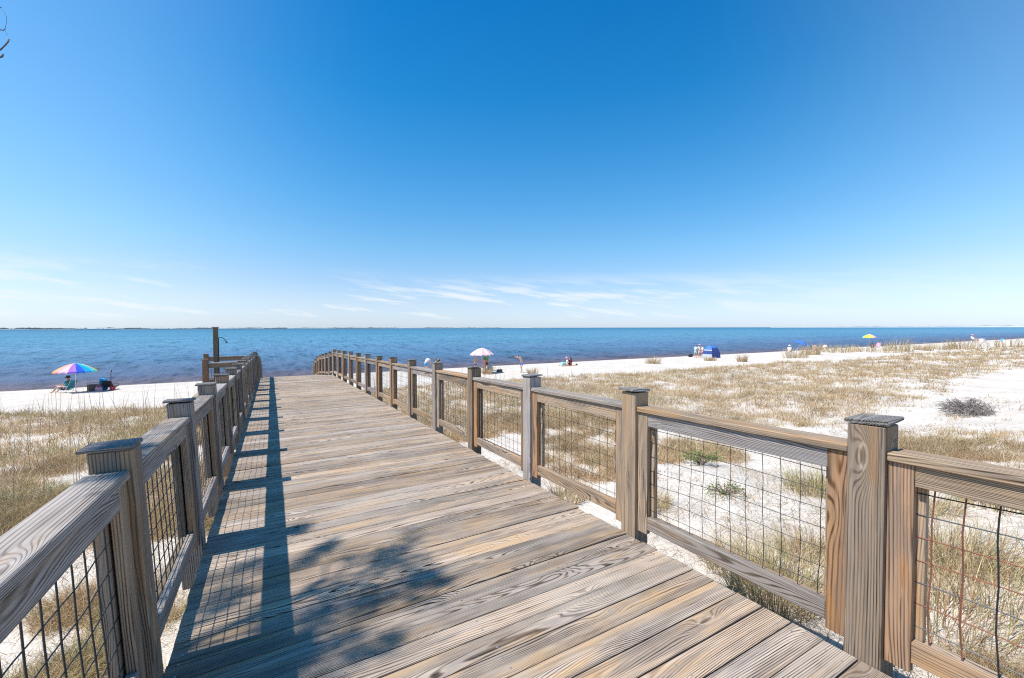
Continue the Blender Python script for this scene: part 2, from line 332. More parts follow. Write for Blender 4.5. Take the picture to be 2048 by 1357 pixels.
gz = 1.5*(.10*(ridge(gx*.16+.05*gy, gy*.30, 201)-.5)+.085*(ridge(gx*.36-.1*gy, gy*.62, 203)-.5)+.05*(vnoise(gx*.9+.3*gy, gy*1.5, 205)-.5))*gust
gz = gz*sm(42.5, 49, gy)*(1-sm(250, 600, RR))-.012
nr, na = RR.shape; idx = np.arange(nr*na).reshape(nr, na)
q = np.stack([idx[:-1, :-1], idx[:-1, 1:], idx[1:, 1:], idx[1:, :-1]], -1).reshape(-1, 4)
big_mesh('sea', np.stack([gx, gy, gz], -1).reshape(-1, 3), q, [M['sea']], kind='structure')

# far barrier island and far right shore
def far_strip(name, pts, zf, depth, mat, kind, label=None, cat=None, zb=-.5):
    V = []; n = len(pts)
    for i, (px, py) in enumerate(pts):
        d = math.hypot(px, py); o = np.array([px, py])/d*depth; z = zf(i)
        V += [(px, py, zb), (px, py, z*.8), (px+o[0]*.3, py+o[1]*.3, z), (px+o[0], py+o[1], zb)]
    Fc = [[i*4+k, i*4+4+k, i*4+5+k, i*4+1+k] for i in range(n-1) for k in range(3)]
    b = MB(); b.add(V, Fc); o = b.build(name, mat); tag(o, label, cat, kind=kind); return o
def polar(px, dist): d = ray(px, CY-22); d = d/math.hypot(d[0], d[1])*dist; return d[0], d[1]
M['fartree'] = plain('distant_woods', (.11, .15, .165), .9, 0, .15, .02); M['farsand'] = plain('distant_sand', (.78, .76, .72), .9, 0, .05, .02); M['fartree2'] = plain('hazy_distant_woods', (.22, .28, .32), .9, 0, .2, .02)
def dist_l(px): return np.interp(px, [-300, 200, 700, 1100], [1900, 2100, 2700, 3300])
pp = np.arange(-400, 1105, 2.5)
far_strip('far_sand_spit', [polar(x, dist_l(x)-60) for x in pp], lambda i: 1.6+5.0*float(vnoise(pp[i]*.04, 0, 3))*float(vnoise(pp[i]*.011, 5, 3) > .3)*(1-.5*float(vnoise(pp[i]*.3, 0, 9))), 90, M['farsand'], 'structure')
far_strip('far_woods', [polar(x, dist_l(x)) for x in pp], lambda i: (2.4+6.0*float(fbm(pp[i]*.05, 2, 4))+2.4*float(vnoise(pp[i]*.5, 0, 6)))*np.interp(pp[i], [-400, 950, 1060, 1104], [1, 1, .7, .15]), 300, M['fartree'], 'stuff', 'dark wooded strip of the barrier island on the horizon behind the sea', 'woods')
pq = np.arange(1540, 2300, 2.5)
far_strip('far_right_shore', [polar(x, 7000) for x in pq], lambda i: 4.0+10*float(fbm(pq[i]*.03, 2, 14))*np.interp(pq[i], [1540, 1700, 2000], [.1, .4, 1]), 400, M['farsand'], 'structure')
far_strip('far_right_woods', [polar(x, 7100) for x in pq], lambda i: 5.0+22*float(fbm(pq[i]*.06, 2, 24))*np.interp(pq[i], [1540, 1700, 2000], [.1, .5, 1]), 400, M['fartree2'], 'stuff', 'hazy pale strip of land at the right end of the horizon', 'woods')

# ---------------------------------------------------------------- boardwalk
XL, XR = -.444, 2.33
bw = empty('boardwalk', (.95, 9, 1.9), 'long weathered wooden boardwalk of crosswise planks leading down to the beach', 'boardwalk')
d = MB(); pitchb = .1463; k0 = -16; k1 = int(20/pitchb)
for k in range(k0, k1+1):
    y0 = k*pitchb; sd = random.random()*90; dzv = random.gauss(0, .0012); tw = random.gauss(0, .0016); sk_ = random.gauss(0, .0015)
    e0 = random.uniform(-.006, .004); e1 = random.uniform(-.006, .008)
    lo = (XL+e0, y0+.003, -.038); hi = (XR+e1, y0+pitchb-.003, 0.)
    d.box(lo, hi, 0, .0035, lambda V: np.stack([V[:, 0], V[:, 1]+sk_*(V[:, 0]-1), decks(V[:, 1])+V[:, 2]+dzv+tw*(V[:, 0]-1)], 1), sd)
s = d
for k in range(k0, int(9/pitchb)):
    for jx in (-.39, .27, .93, 1.59, 2.26):
        for t in (.035, .111):
            cx = jx+random.gauss(0, .006); cy = k*pitchb+t+random.gauss(0, .004); cz = float(decks(cy))+.0014; r = .0055
            V = [(cx+r*math.cos(a), cy+r*math.sin(a), cz) for a in np.linspace(0, 2*math.pi, 7)[:-1]]
            s.add(V, [list(range(6))], None, 1)
deck = d.build('deck', [M['deck'], M['steel']], bw)
# ramp beyond the lip
rp = MB(); y = 20.02
while y < 31.2:
    sd = random.random()*90
    rp.box((XL, y+.003, -.038), (XR, y+.143, 0), 0, .0035, lambda V: np.stack([V[:, 0], V[:, 1], decks(V[:, 1])+V[:, 2]], 1), sd); y += .1463
rp.build('ramp', M['deck'], bw)
fz = lambda V: np.stack([V[:, 0], V[:, 1], decks(V[:, 1])+V[:, 2]], 1)
for xx in (XL+.08, .2, .93, 1.66, XR-.12):
    b = MB(); b.box((xx, -2.3, -.23), (xx+.038, 20.0, -.042), 1, .003, fz); b.build('joist', M['dark'], bw)
for yy in np.arange(-1.3, 20, 2.93):
    for xx in (XL+.13, XR-.27):
        zt = float(decks(yy))-.24; zb = float(ground(xx, yy))-.3
        b = MB(); b.box((xx, yy, zb), (xx+.14, yy+.14, zt), 2, .004); b.build('support_post', M['dark'], bw)
for yy in np.arange(21, 30.5, 1.8):
    for xx in (XL+.02, XR-.16):
        b = MB(); b.box((xx, yy, float(ground(xx, yy))-.3), (xx+.12, yy+.12, float(decks(yy))-.045), 2, .004); b.build('support_post', M['dark'], bw)

# railing builder in (outward, along, up) coordinates
def wiremesh(o0, y0, y1, h0, h1, fn, wav=.004, rust=False, wr=.0022):
    b = MB(); n = 9
    ny = max(2, int(round((y1-y0)/.098))); nz = 7
    fy = np.linspace(y0, y1, ny+1)[1:]-.5*(y1-y0)/ny; ph = random.random()*9
    def sagf(yv, hv): return wav*(np.sin(yv*9+hv*3+ph)+.6*np.sin(yv*21+ph*2)), wav*(np.sin(yv*7+hv*5+ph*3)+.7*np.sin(hv*17+yv*4))
    for yv in fy:
        hh = np.linspace(h0-.02, h1+.02, n); a, c_ = sagf(yv, hh); P = np.stack([o0+a*.5+0*hh, yv+c_, hh], 1); b.tube(fn(P), wr, 4, 1 if (rust and random.random() < .6) else 0, False)
    for hv in np.linspace(h0+.045, h1-.03, nz):
        yl = np.linspace(y0-.03, y1+.03, 14); a, c_ = sagf(yl, hv); P = np.stack([o0+.004+a*.5, yl, hv+c_], 1); b.tube(fn(P), wr*.9, 4, 1 if (rust and random.random() < .3) else 0, False)
    return b
def railing(root, centers, tr, pal, HT=1.10, lowend=-.24, rustbay=()):
    """tr maps (outward, along, up) to world"""
    n = len(centers)
    for i, yc in enumerate(centers):
        ho = random.gauss(0, .006); hp = HT+ho-.018
        b = MB(); b.box((0, yc-.07, lowend+random.uniform(-.03, .03)), (.14, yc+.07, hp), 2, .004, tr); po = b.build('post', M[pal['post'][i % len(pal['post'])]], root)
        b = MB(); a0 = random.uniform(-.007, .009); a1 = random.uniform(-.009, .007); tl = random.gauss(0, .03); t2 = random.gauss(0, .025)
        b.box((-.012+a0, yc-.082+a1, 0), (.154+a0, yc+.082+a1, .016), 0, .003, lambda V: tr(np.stack([V[:, 0], V[:, 1], V[:, 2]+hp+.002+abs(tl)*.1+abs(t2)*.1+tl*(V[:, 0]-.07)+t2*(V[:, 1]-yc)], 1)), None, 0, .0022)
        b.build('post_cap', M['cap'], po)
        if i == n-1: break
        y0 = yc+.072; y1 = centers[i+1]-.072; dh = random.gauss(0, .005); hx = .975+dh
        if y1-y0 < .5: continue
        b = MB(); b.box((.012, y0, hx-.037), (.150, y1, hx), 1, .005, tr); b.build('handrail', M[random.choice(pal['hand'])], root)
        b = MB(); b.box((.03, y0+.09, .842), (.068, y1-.09, hx-.0385), 1, .003, tr); b.build('upper_rail', M[random.choice(pal['rail'])], root)
        b = MB(); b.box((.03, y0+.09, .085+dh), (.068, y1-.09, .178+dh), 1, .003, tr); b.build('lower_rail', M[random.choice(pal['rail'])], root)
        for (a, c_) in ((y0, y0+.088), (y1-.088, y1)):
            b = MB(); b.box((.028, a, .045+random.uniform(-.01, .01)), (.066, c_, hx-.0385), 2, .003, tr); b.build('stile', M[random.choice(pal['stile'])], root)
        b = MB()
        for (a, c_) in ((y0, y0+.115), (y1-.115, y1)): b.box((.074, a, .06), (.110, c_, hx-.0385), 2, .003, tr)
        b.box((.074, y0+.117, .90), (.110, y1-.117, hx-.0385), 1, .003, tr); b.box((.074, y0+.117, .095), (.110, y1-.117, .170), 1, .003, tr)
        b.build('back_frame', M[random.choice(pal['back'])], root)
        w = wiremesh(.0705, y0+.09, y1-.09, .178, .845, tr, random.choice([.002, .003, .005]), i in rustbay, .0030 if i < pal['thick'] else .0020)
        w.build('wire_mesh', [M['wire'], M['rust']], root)
cR = [.87+1.465*k for k in range(-1, 14)]+[21.5, 23.1, 24.7, 26.2, 27.6, 28.8, 30.0]
cL = [2.36+1.443*k for k in range(-2, 13)]+[21.2, 22.8, 24.4, 26.0, 27.5, 28.8, 30.0]
trR = lambda V: np.stack([XR+V[:, 0], V[:, 1], decks(V[:, 1])+V[:, 2]], 1)
def trL(V):
    le = np.interp(V[:, 1], [1, 4, 8], [.062, .050, .040]); return np.stack([XL-V[:, 0]-le*V[:, 2], V[:, 1], decks(V[:, 1])+V[:, 2]], 1)
rr = empty('boardwalk_railing', (XR+.07, 9, 1.9), 'right-hand boardwalk railing with square posts and wire mesh panels, beside the dune grass', 'railing', 'boardwalk railings')
railing(rr, cR, trR, dict(post=['tan', 'tan', 'tan', 'grey', 'tan', 'grey'], hand=['tan', 'grey', 'tan'], rail=['tan', 'grey', 'tan'], stile=['brown', 'brown', 'tan'], back=['tan', 'dark'], thick=1), rustbay=(0,))
rl = empty('boardwalk_railing', (XL-.07, 9, 1.9), 'left-hand boardwalk railing leaning slightly outward and casting its shadow on the planks', 'railing', 'boardwalk railings')
railing(rl, cL, trL, dict(post=['grey', 'grey', 'tan'], hand=['grey'], rail=['grey'], stile=['tan'], back=['dark', 'tan'], thick=3), HT=1.085)

# side platform with its railing and shower
PZ0 = 2.42
b = MB(); y = 15.15
while y < 18.3:
    b.box((-2.0, y, PZ0-.038), (XL-.16, y+.14, PZ0), 0, .003); y += .1463
b.build('side_platform', M['deck'], bw)
for xx, yy in ((-1.95, 15.2), (-1.95, 18.1), (-.75, 15.2), (-.75, 18.1)):
    b = MB(); b.box((xx, yy, float(ground(xx, yy))-.3), (xx+.12, yy+.12, PZ0-.04), 2, .003); b.build('support_post', M['dark'], bw)
pr = empty('platform_railing', (-1.3, 16.7, PZ0), 'short wooden railing around the shower platform off the left side of the boardwalk', 'railing')
for yy in (15.1, 18.25):
    xo = -1.66 if yy < 16 else -1.98
    fn = lambda V: np.stack([V[:, 0], V[:, 1]+yy, V[:, 2]+PZ0], 1)
    b = MB(); b.box((xo-.07, -.07, -.35), (xo+.07, .07, 1.09), 2, .003, fn); b.build('post', M['brown'], pr)
    b = MB(); b.box((xo+.08, -.07, .945), (-.66, .07, .98), 0, .003, fn); b.build('handrail', M['grey'], pr)
    b = MB(); b.box((xo+.08, -.02, .82), (-.66, .02, .943), 0, .003, fn); b.build('upper_rail', M['tan'], pr)
    b = MB(); b.box((xo+.08, -.02, .08), (-.66, .02, .17), 0, .003, fn); b.build('lower_rail', M['tan'], pr)
    w = wiremesh(.03, xo+.1, -.68, .17, .82, lambda V: np.stack([V[:, 1], V[:, 0]+yy, V[:, 2]+PZ0], 1)); w.build('wire_mesh', [M['wire'], M['rust']], pr)
sx, sy = -1.50, 16.2
sh = empty('shower_post', (sx, sy, PZ0), 'tall dark wooden shower post with curved pipe, standing on the side platform', 'outdoor shower')
b = MB(); b.box((sx-.065, sy-.065, PZ0), (sx+.065, sy+.065, 4.42), 2, .003); b.build('post', M['dark'], sh)
b = MB(); b.box((sx-.09, sy-.09, 4.422), (sx+.09, sy+.09, 4.445), 0, .003); b.build('post_cap', M['cap'], sh)
t = np.linspace(0, 1, 9); b = MB(); b.tube(np.stack([sx+.066+.21*t, sy+0*t, 4.10+.02*np.sin(t*3)-.13*t**3], 1), .011, 6); b.build('shower_pipe', M['black'], sh)
b = MB(); b.tube([(sx+.276, sy, 3.985), (sx+.285, sy, 3.94)], [.012, .035], 8); b.build('shower_head', M['black'], sh)
b = MB(); b.tube([(sx+.075, sy-.03, 2.5), (sx+.075, sy-.03, 4.09)], .012, 6); b.build('riser_pipe', M['black'], sh)

# ---------------------------------------------------------------- grass
def blade_mesh(base, h, dirx, diry, lean, width, cols, curl, name, mat, label, cat, kind='stuff', group=None):
    N = len(base); bend = rng.normal(0, .75, N); ss = np.array([0, .38, .72, 1.0]); wf = np.array([1, .85, .55, .12]); V = np.zeros((N, 8, 3), np.float32)
    th = rng.uniform(0, math.pi, N); wx = np.cos(th)*width/2; wy = np.sin(th)*width/2
    for k, s_ in enumerate(ss):
        out = lean*h*(s_**1.6); up = h*s_*np.sqrt(np.clip(1-(lean*.75*s_)**2, .02, 1))-curl*h*s_**3
        ck = np.cos(bend*s_); sk2 = np.sin(bend*s_); cx = base[:, 0]+(dirx*ck-diry*sk2)*out; cy = base[:, 1]+(dirx*sk2+diry*ck)*out; cz = base[:, 2]+up
        V[:, 2*k, 0] = cx-wx*wf[k]; V[:, 2*k, 1] = cy-wy*wf[k]; V[:, 2*k, 2] = cz
        V[:, 2*k+1, 0] = cx+wx*wf[k]; V[:, 2*k+1, 1] = cy+wy*wf[k]; V[:, 2*k+1, 2] = cz
    i0 = (np.arange(N)*8)[:, None, None]; qd = np.array([[0, 1, 3, 2], [2, 3, 5, 4], [4, 5, 7, 6]])[None]
    Fq = (i0+qd).reshape(-1, 4); C = np.ones((N, 8, 4), np.float32); C[:, :, :3] = cols[:, None, :]
    o = big_mesh(name, V.reshape(-1, 3), Fq, [mat], {'tint': C.reshape(-1, 4)}, kind, False)
    if label: o['label'] = label
    if cat: o['category'] = cat
    if group: o['group'] = group
    return o
ma = bpy.data.materials.new('dry_grass'); ma.use_nodes = True; nt = ma.node_tree; nt.nodes.clear(); g = NG(nt)
a = g.n('Attribute', attribute_name='tint'); di = g.n('BsdfDiffuse'); tr_ = g.n('BsdfTranslucent'); mx = g.n('MixShader'); mx.inputs[0].default_value = .28
g.lk(a.outputs['Color'], di.inputs[0]); g.lk(a.outputs['Color'], tr_.inputs[0]); g.lk(di.outputs[0], mx.inputs[1]); g.lk(tr_.outputs[0], mx.inputs[2]); o_ = g.n('OutputMaterial'); g.lk(mx.outputs[0], o_.inputs[0])
M['grass'] = ma
STRAW = np.array([[.68, .54, .31], [.61, .44, .25], [.52, .35, .21], [.70, .59, .40], [.42, .28, .17]]); GREEN = np.array([[.38, .355, .15], [.43, .39, .18], [.29, .285, .12]])
def gmask(x, y):
    n = fbm(x*.32, y*.32, 71, 4); n2 = fbm(x*.11, y*.16, 81, 2)
    edge = np.interp(x, [0, 10, 22, 35, 46, 80, 130], [23.8, 23.6, 22.5, 20.8, 19.2, 20.4, 19])+(fbm(x*.3, y*0, 91)-.5)*2.2
    dm = sm(-.0, 1.2, edge-y)
    right = np.where(x > 0, 1, 0)
    yn = np.interp(x, [0, 6, 14, 25, 60], [10, 9.8, 6.4, 7.4, 8.5])        # inner edge of the dense belt
    dens = sm(-2.2, 1.8, y-yn)
    thr_r = .565-.31*dens-.10*(n2-.5)
    left_d = sm(12.2, 14.5, y)*.9+sm(6.3, 7.6, y)*(1-sm(9.5, 11.0, y))*.7
    thr_l = .605-.29*left_d
    thr = np.where(right > 0, thr_r, thr_l)
    n3 = fbm(x*1.3, y*1.3, 171, 3); m_ = sm(thr-.04, thr+.07, n*.62+n3*.38)*(.5+.5*sm(.35, .6, n3))
    bare = sm(11, 15, x)*sm(1.2, -0.6, y-np.interp(x, [11, 20, 40, 100], [5.5, 5.6, 7.5, 8]))*.96
    m_ = m_*(1-bare)
    # nothing grows on or right under the boardwalk
    m_ = m_*((x < XL-.05) | (x > XR+.45))*((x < -2.1) | (x > -.3) | (y < 15) | (y > 18.4))
    return m_*dm
def scatter(N, r0, r1, a0, a1, power=1.0):
    """clump positions, thinning with distance"""
    r = r0*(r1/r0)**(rng.random(N)**power); a = np.radians(rng.uniform(a0, a1, N)); return r*np.sin(a), r*np.cos(a), r
bx, by, bh, bd, bw_, bc, bl, bq = [], [], [], [], [], [], [], []
x, y, r = scatter(115000, 1.6, 130, -52, 90, .72); mk = gmask(x, y); keep = rng.random(len(x)) < mk
x, y, r, mk = x[keep], y[keep], r[keep], mk[keep]
print('clumps', len(x))
nb = np.clip(np.where(r < 6, 60, np.where(r < 14, 30, 13)), 8, 60).astype(int)
gi = np.repeat(np.arange(len(x)), nb); n = len(gi); print('blades', n)
cr_ = np.where(r < 6, .10, np.where(r < 14, .13, .18))[gi]; an = rng.uniform(0, 2*math.pi, n); rr_ = cr_*np.sqrt(rng.random(n))
px = x[gi]+rr_*np.cos(an); py = y[gi]+rr_*np.sin(an); pz = ground(px, py)-.01
hc = (.12+.25*rng.random(len(x))*(.4+mk*.7))*np.interp(y, [4, 10, 22], [.75, .95, 1.2]); h = hc[gi]*rng.uniform(.45, 1.15, n)
an2 = an+rng.normal(0, .8, n); lean = np.clip(rng.gamma(2.6, .30, n)*np.interp(r[gi], [3, 9], [1.5, 1.0]), .03, 1.28)
wdt = (.0024+.00045*r)[gi]*rng.uniform(.7, 1.3, n)
gr = (fbm(x*.35, y*.35, 131)*.9+rng.random(len(x))*.35+np.where(x < 0, .16, 0)); pg = np.clip((gr-.74)*1.6, .02, .55)[gi]
isg = rng.random(n) < pg; bri = (.72+.56*fbm(x*.9, y*.9, 181, 3))[gi]; tone = rng.integers(0, 5, n); tone = np.where(rng.random(n) < .4, (fbm(x*.5, y*.5, 141)*4.9).astype(int)[gi], tone)
cc = np.where(isg[:, None], GREEN[rng.integers(0, 3, n)], STRAW[tone])*(bri*rng.uniform(.7, 1.2, n))[:, None]
blade_mesh(np.stack([px, py, pz], 1), h, np.cos(an2), np.sin(an2), lean, wdt, cc, rng.uniform(0, .25, n)*lean, 'dune_grass', M['grass'], 'dry tan and olive dune grass growing in tufts over the white sand', 'grass')
n = 2300; y_ = rng.uniform(-.2, 2.2, n); x_ = 2.45+rng.uniform(0, 1, n)**1.3*(.95+.15*y_); a = rng.uniform(0, 6.283, n)
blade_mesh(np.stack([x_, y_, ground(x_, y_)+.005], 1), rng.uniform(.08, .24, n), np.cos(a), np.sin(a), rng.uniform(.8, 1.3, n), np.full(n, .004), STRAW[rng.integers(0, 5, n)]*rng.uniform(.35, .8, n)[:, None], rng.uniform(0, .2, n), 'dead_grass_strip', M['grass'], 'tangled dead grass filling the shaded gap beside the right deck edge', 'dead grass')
# straw litter lying on the sand
x, y, r = scatter(80000, 1.5, 22, -52, 88, 1.0); mk = sm(.38, .62, fbm(x*.6, y*.6, 151, 3)); keep = (rng.random(len(x)) < mk*.9) & ((x < XL-.02) | (x > XR+.1)); x, y, r = x[keep], y[keep], r[keep]; n = len(x)
a = rng.uniform(0, 2*math.pi, n)
blade_mesh(np.stack([x, y, ground(x, y)+.004], 1), rng.uniform(.05, .22, n), np.cos(a), np.sin(a), np.full(n, 1.32), .0022+.0005*r, STRAW[rng.integers(0, 5, n)]*rng.uniform(.5, 1.0, n)[:, None], rng.uniform(-.03, .06, n), 'straw_litter', M['grass'], 'dead straw and twigs scattered flat on the sand between the tufts', 'litter')
# tall thin sea oat stems
x, y, r = scatter(1700, 5, 26, -52, 48, 1.0); keep = (rng.random(len(x)) < np.where(x < 0, .9, .35)*gmask(x, y)**.4) & (y > 5.5); x, y, r = x[keep], y[keep], r[keep]; n = len(x)
a = rng.uniform(0, 2*math.pi, n)
blade_mesh(np.stack([x, y, ground(x, y)], 1), rng.uniform(.7, 1.5, n), np.cos(a), np.sin(a), rng.uniform(.02, .22, n), .003+.0006*r, STRAW[rng.integers(0, 3, n)]*.75, np.zeros(n), 'sea_oat_stems', M['grass'], 'tall thin dry sea oat stems rising above the dune grass', 'grass stems')

def tuft(px_, py_, h_, w_, label, green=.1, nb=140, name='grass_tuft', group=None, dense=1.0, cat='grass tuft', wires=None, leanm=1.0):
    c0 = at(px_, py_); dist = math.hypot(c0[0], c0[1]); n = int(nb*dense)
    an = rng.uniform(0, 2*math.pi, n); rr_ = w_*.5*np.sqrt(rng.random(n)); bx_ = c0[0]+rr_*np.cos(an); by_ = c0[1]+rr_*np.sin(an)
    C = np.where((rng.random(n) < green)[:, None], GREEN[rng.integers(0, 3, n)]*1.2, STRAW[rng.integers(0, 5, n)])*rng.uniform(.7, 1.2, n)[:, None]
    o = blade_mesh(np.stack([bx_, by_, ground(bx_, by_)-.01], 1), h_*rng.uniform(.4, 1.1, n), np.cos(an), np.sin(an), np.clip(rng.gamma(2., .22, n)*leanm, .02, 1.1), (.003+.0006*dist)*rng.uniform(.7, 1.3, n), C, rng.uniform(0, .2, n), name, M['grass'], label, cat, None, group)
    me = o.data; base = np.array(c0); v = np.zeros(len(me.vertices)*3, np.float32); me.vertices.foreach_get('co', v); v = v.reshape(-1, 3)-base.astype(np.float32); me.vertices.foreach_set('co', v.ravel()); o.location = base; me.update()
    return o
GT = 'tufts of grass standing alone on the open beach'
for a_ in [(1306, 728, .95, 1.6, 'brown grass tuft on the bare beach, between the seated pair and the reclining bather'),
           (1420, 722, .55, 1.3, 'small grass tuft right in front of the blue beach tent'),
           (1484, 724, .9, .9, 'upright grass tuft on the beach just right of the blue tent'),
           (1592, 716, 1.2, 2.2, 'grass tuft on the hummock below the blue umbrella'),
           (1622, 710, 1.6, 1.8, 'tall grass tuft between the blue umbrella and the reclining sunbathers'),
           (1672, 706, 1.3, 5.0, 'wide grass tuft right of the reclining sunbathers'),
           (1706, 704, 1.1, 5.5, 'wide grass tuft just left of the small rainbow umbrella'),
           (1756, 705, 1.0, 6.5, 'low grass tuft in front of the small rainbow umbrella'),
           (1794, 703, 2.1, 3.0, 'tallest pale feathery grass tuft, right of the small rainbow umbrella'),
           (1846, 701, 1.0, 2.0, 'grass tuft left of a pair of beach hummocks, first after the feathery one'),
           (1880, 699, 1.1, 3.5, 'grass tuft on the beach below and left of the lone far bather'),
           (1922, 698, 1.8, 3.5, 'spiky grey grass tuft on the beach nearest the lone far bather'),
           (2032, 694, 1.6, 9.0, 'broad grass tuft at the far right end of the beach'),
           (1065, 751, .8, .8, 'slim grass tuft right of the bending man in plaid shorts'),
           (975, 749, .9, .9, 'slim grass tuft in front of the group under the pink umbrella')]:
    tuft(*a_[:4], a_[4], .1, 170, group=GT)
tuft(1550, 1200, .55, .7, 'large tan and green grass clump seen through the second wire panel from the right', .35, 900, 'grass_clump', cat='grass clump', leanm=1.35)
tuft(1630, 985, .42, .8, 'spiky grey-green grass clump behind the second wire panel, near its upper right corner', .45, 620, 'grass_clump', cat='grass clump', leanm=1.4)
tuft(1895, 1120, .5, .9, 'large tangled tan grass clump behind the rightmost wire panel', .2, 900, 'grass_clump', cat='grass clump', leanm=1.7)
tuft(1215, 935, .35, .8, 'sparse tan grass clump behind the third wire panel from the right', .25, 320, 'grass_clump', cat='grass clump')

for (a_, b_, h_, w_, t_) in [(1470, 1130, .30, .6, 'tangled tan grass clump low behind the second wire panel, above the lower rail'), (1610, 1110, .26, .5, 'small tan grass clump behind the second wire panel, right of the largest clump'), (1405, 905, .30, .9, 'grey-brown grass clump behind the bright green shrub'), (1880, 1250, .5, .9, 'pale straw clump at the foot of the rightmost wire panel'), (1990, 1190, .55, 1.0, 'straw clump at the right edge behind the rusty wires'), (1840, 1020, .35, .8, 'low brown grass clump behind the top left of the rightmost wire panel'), (2000, 1010, .4, .8, 'green-tinged grass clump high behind the rightmost wire panel'), (1300, 1010, .25, .5, 'small brown clump just right of the second post'), (1130, 1000, .3, .6, 'low tan clump behind the lower left of the third wire panel')]:
    tuft(a_, b_, h_, w_, t_, .2, 520, 'grass_clump', cat='grass clump', leanm=1.7)
# leafy low shrub behind the second wire panel
def shrub(px_, py_, w_, h_, n, label, mat, leafc):
    c0 = at(px_, py_); root = empty('low_shrub', c0, label, 'shrub'); b = MB()
    tips = []
    for k in range(26):
        a = random.uniform(0, 6.28); l = w_*.5*random.uniform(.5, 1); p0 = c0+np.array([0, 0, -.02]); p2 = c0+np.array([math.cos(a)*l, math.sin(a)*l, h_*random.uniform(.3, 1)]); p1 = (p0+p2)/2+np.array([0, 0, .05]); b.tube([p0, p1, p2], [.006, .004, .002], 4); tips.append((p1, p2))
    b.build('stems', M['dark'], root)
    V = []; Fc = []
    for k in range(n):
        p1, p2 = random.choice(tips); c = p1+(p2-p1)*random.random()+rng.normal(0, .03, 3); s_ = random.uniform(.012, .024); a, e = rng.normal(0, 1, 3), rng.normal(0, 1, 3); a /= np.linalg.norm(a); e = np.cross(a, e); e /= np.linalg.norm(e)+1e-9
        i = len(V); V += [c-a*s_, c+e*s_*.45, c+a*s_, c-e*s_*.45]; Fc.append([i, i+1, i+2, i+3])
    b = MB(); b.add(V, Fc); b.build('leaves', mat, root)
M['leaf'] = plain('small_green_leaves', (.19, .23, .07), .6, 0, .4, 30); M['leafd'] = plain('dull_leaves', (.22, .20, .12), .8, 0, .4, 30)
shrub(1402, 930, .8, .22, 900, 'low bright green leafy shrub on the sand behind the second wire panel', M['leaf'], None)
shrub(1450, 990, .7, .12, 260, 'sparse yellow-green creeping plant on the sand below the bright green shrub', M['leaf'], None)
# dead twig mound
c0 = at(1935, 828); tw = MB()
for k in range(420):
    a = random.uniform(0, 6.28); r_ = random.uniform(.0, .62)**.8; p0 = c0+np.array([r_*math.cos(a)*.72, r_*math.sin(a)*.72, .02+.30*(1-r_**1.5)*random.random()])
    th = a+random.gauss(0, .9); l = random.uniform(.12, .32); dz_ = random.uniform(-.10, .16)
    p1 = p0+np.array([math.cos(th)*l*.5, math.sin(th)*l*.5, dz_+.02]); p2 = p0+np.array([math.cos(th+.4)*l, math.sin(th+.4)*l, dz_*.7]); tw.tube([p0, p1, p2], [.010, .007, .003], 4)
M['twig'] = plain('grey_dead_twigs', (.25, .21, .19), .9, 0, .3, 5)
tag(tw.build('dead_brush', M['twig']), 'mound of grey dead twigs lying on the bare sand at the right', 'dead brush')

# ---------------------------------------------------------------- pine tree left of the frame
tx, ty = -8.2, 1.2; tz = float(ground(tx, ty)); tree = empty('pine_tree', (tx, ty, tz), 'pine tree left of the boardwalk, its bare curled twig tips entering at the upper left', 'tree')
M['bark'] = plain('pine_bark', (.13, .085, .06), .95, 0, .4, 12); M['bark2'] = plain('twig_bark', (.10, .07, .07), .9, 0, .4, 30)
ma, nt, p = newmat('pine_needles'); g = NG(nt); tc = g.n('TexCoord'); nn = g.noise(tc.outputs['Object'], 3, 3); g.lk(g.mix(nn, (.035, .07, .02), (.09, .13, .045)), p.inputs['Base Color']); p.inputs['Roughness'].default_value = .6; M['needle'] = ma
b = MB(); b.tube([(tx, ty, tz-.3), (tx+.1, ty, tz+2), (tx+.3, ty+.1, tz+5), (tx+.2, ty+.2, tz+8), (tx+.5, ty+.1, tz+10.5)], [.24, .2, .16, .1, .03], 10); b.build('trunk', M['bark'], tree, True)
def shade_pt(px_, py_, hgt):
    d_ = ray(px_, py_); t_ = (-1.5)/(d_[2]+.0271*d_[1]); q_ = d_*t_; q_ = q_+np.array([0, 0, CAMZ]); k_ = hgt/sun_to[2]; return q_+sun_to*k_
def needles(b_, c, n, rad, ln=.13, w=.0042):
    V = []; Fc = []
    for k in range(n):
        o = rng.normal(0, 1, 3); o /= np.linalg.norm(o); c1 = c+rng.normal(0, rad, 3); o2 = np.cross(o, rng.normal(0, 1, 3)); o2 /= np.linalg.norm(o2)+1e-9
        i = len(V); V += [c1-o2*w, c1+o2*w, c1+o*ln]; Fc.append([i, i+1, i+2])
    b_.add(V, Fc)
brs = MB(); nd = MB()
start = np.array([tx+.3, ty+.2, tz+4.4])
def limb(p0, p1, r0, r1, sag=.15):
    t = np.linspace(0, 1, 8)[:, None]; P = p0+(p1-p0)*t+np.array([0, 0, 1])*sag*np.sin(t*math.pi)+rng.normal(0, .03, (8, 3))*np.sin(t*math.pi); brs.tube(P, np.linspace(r0, r1, 8), 6); return P
HG = 5.3
main = limb(start, shade_pt(628, 1182, HG), .06, .022)
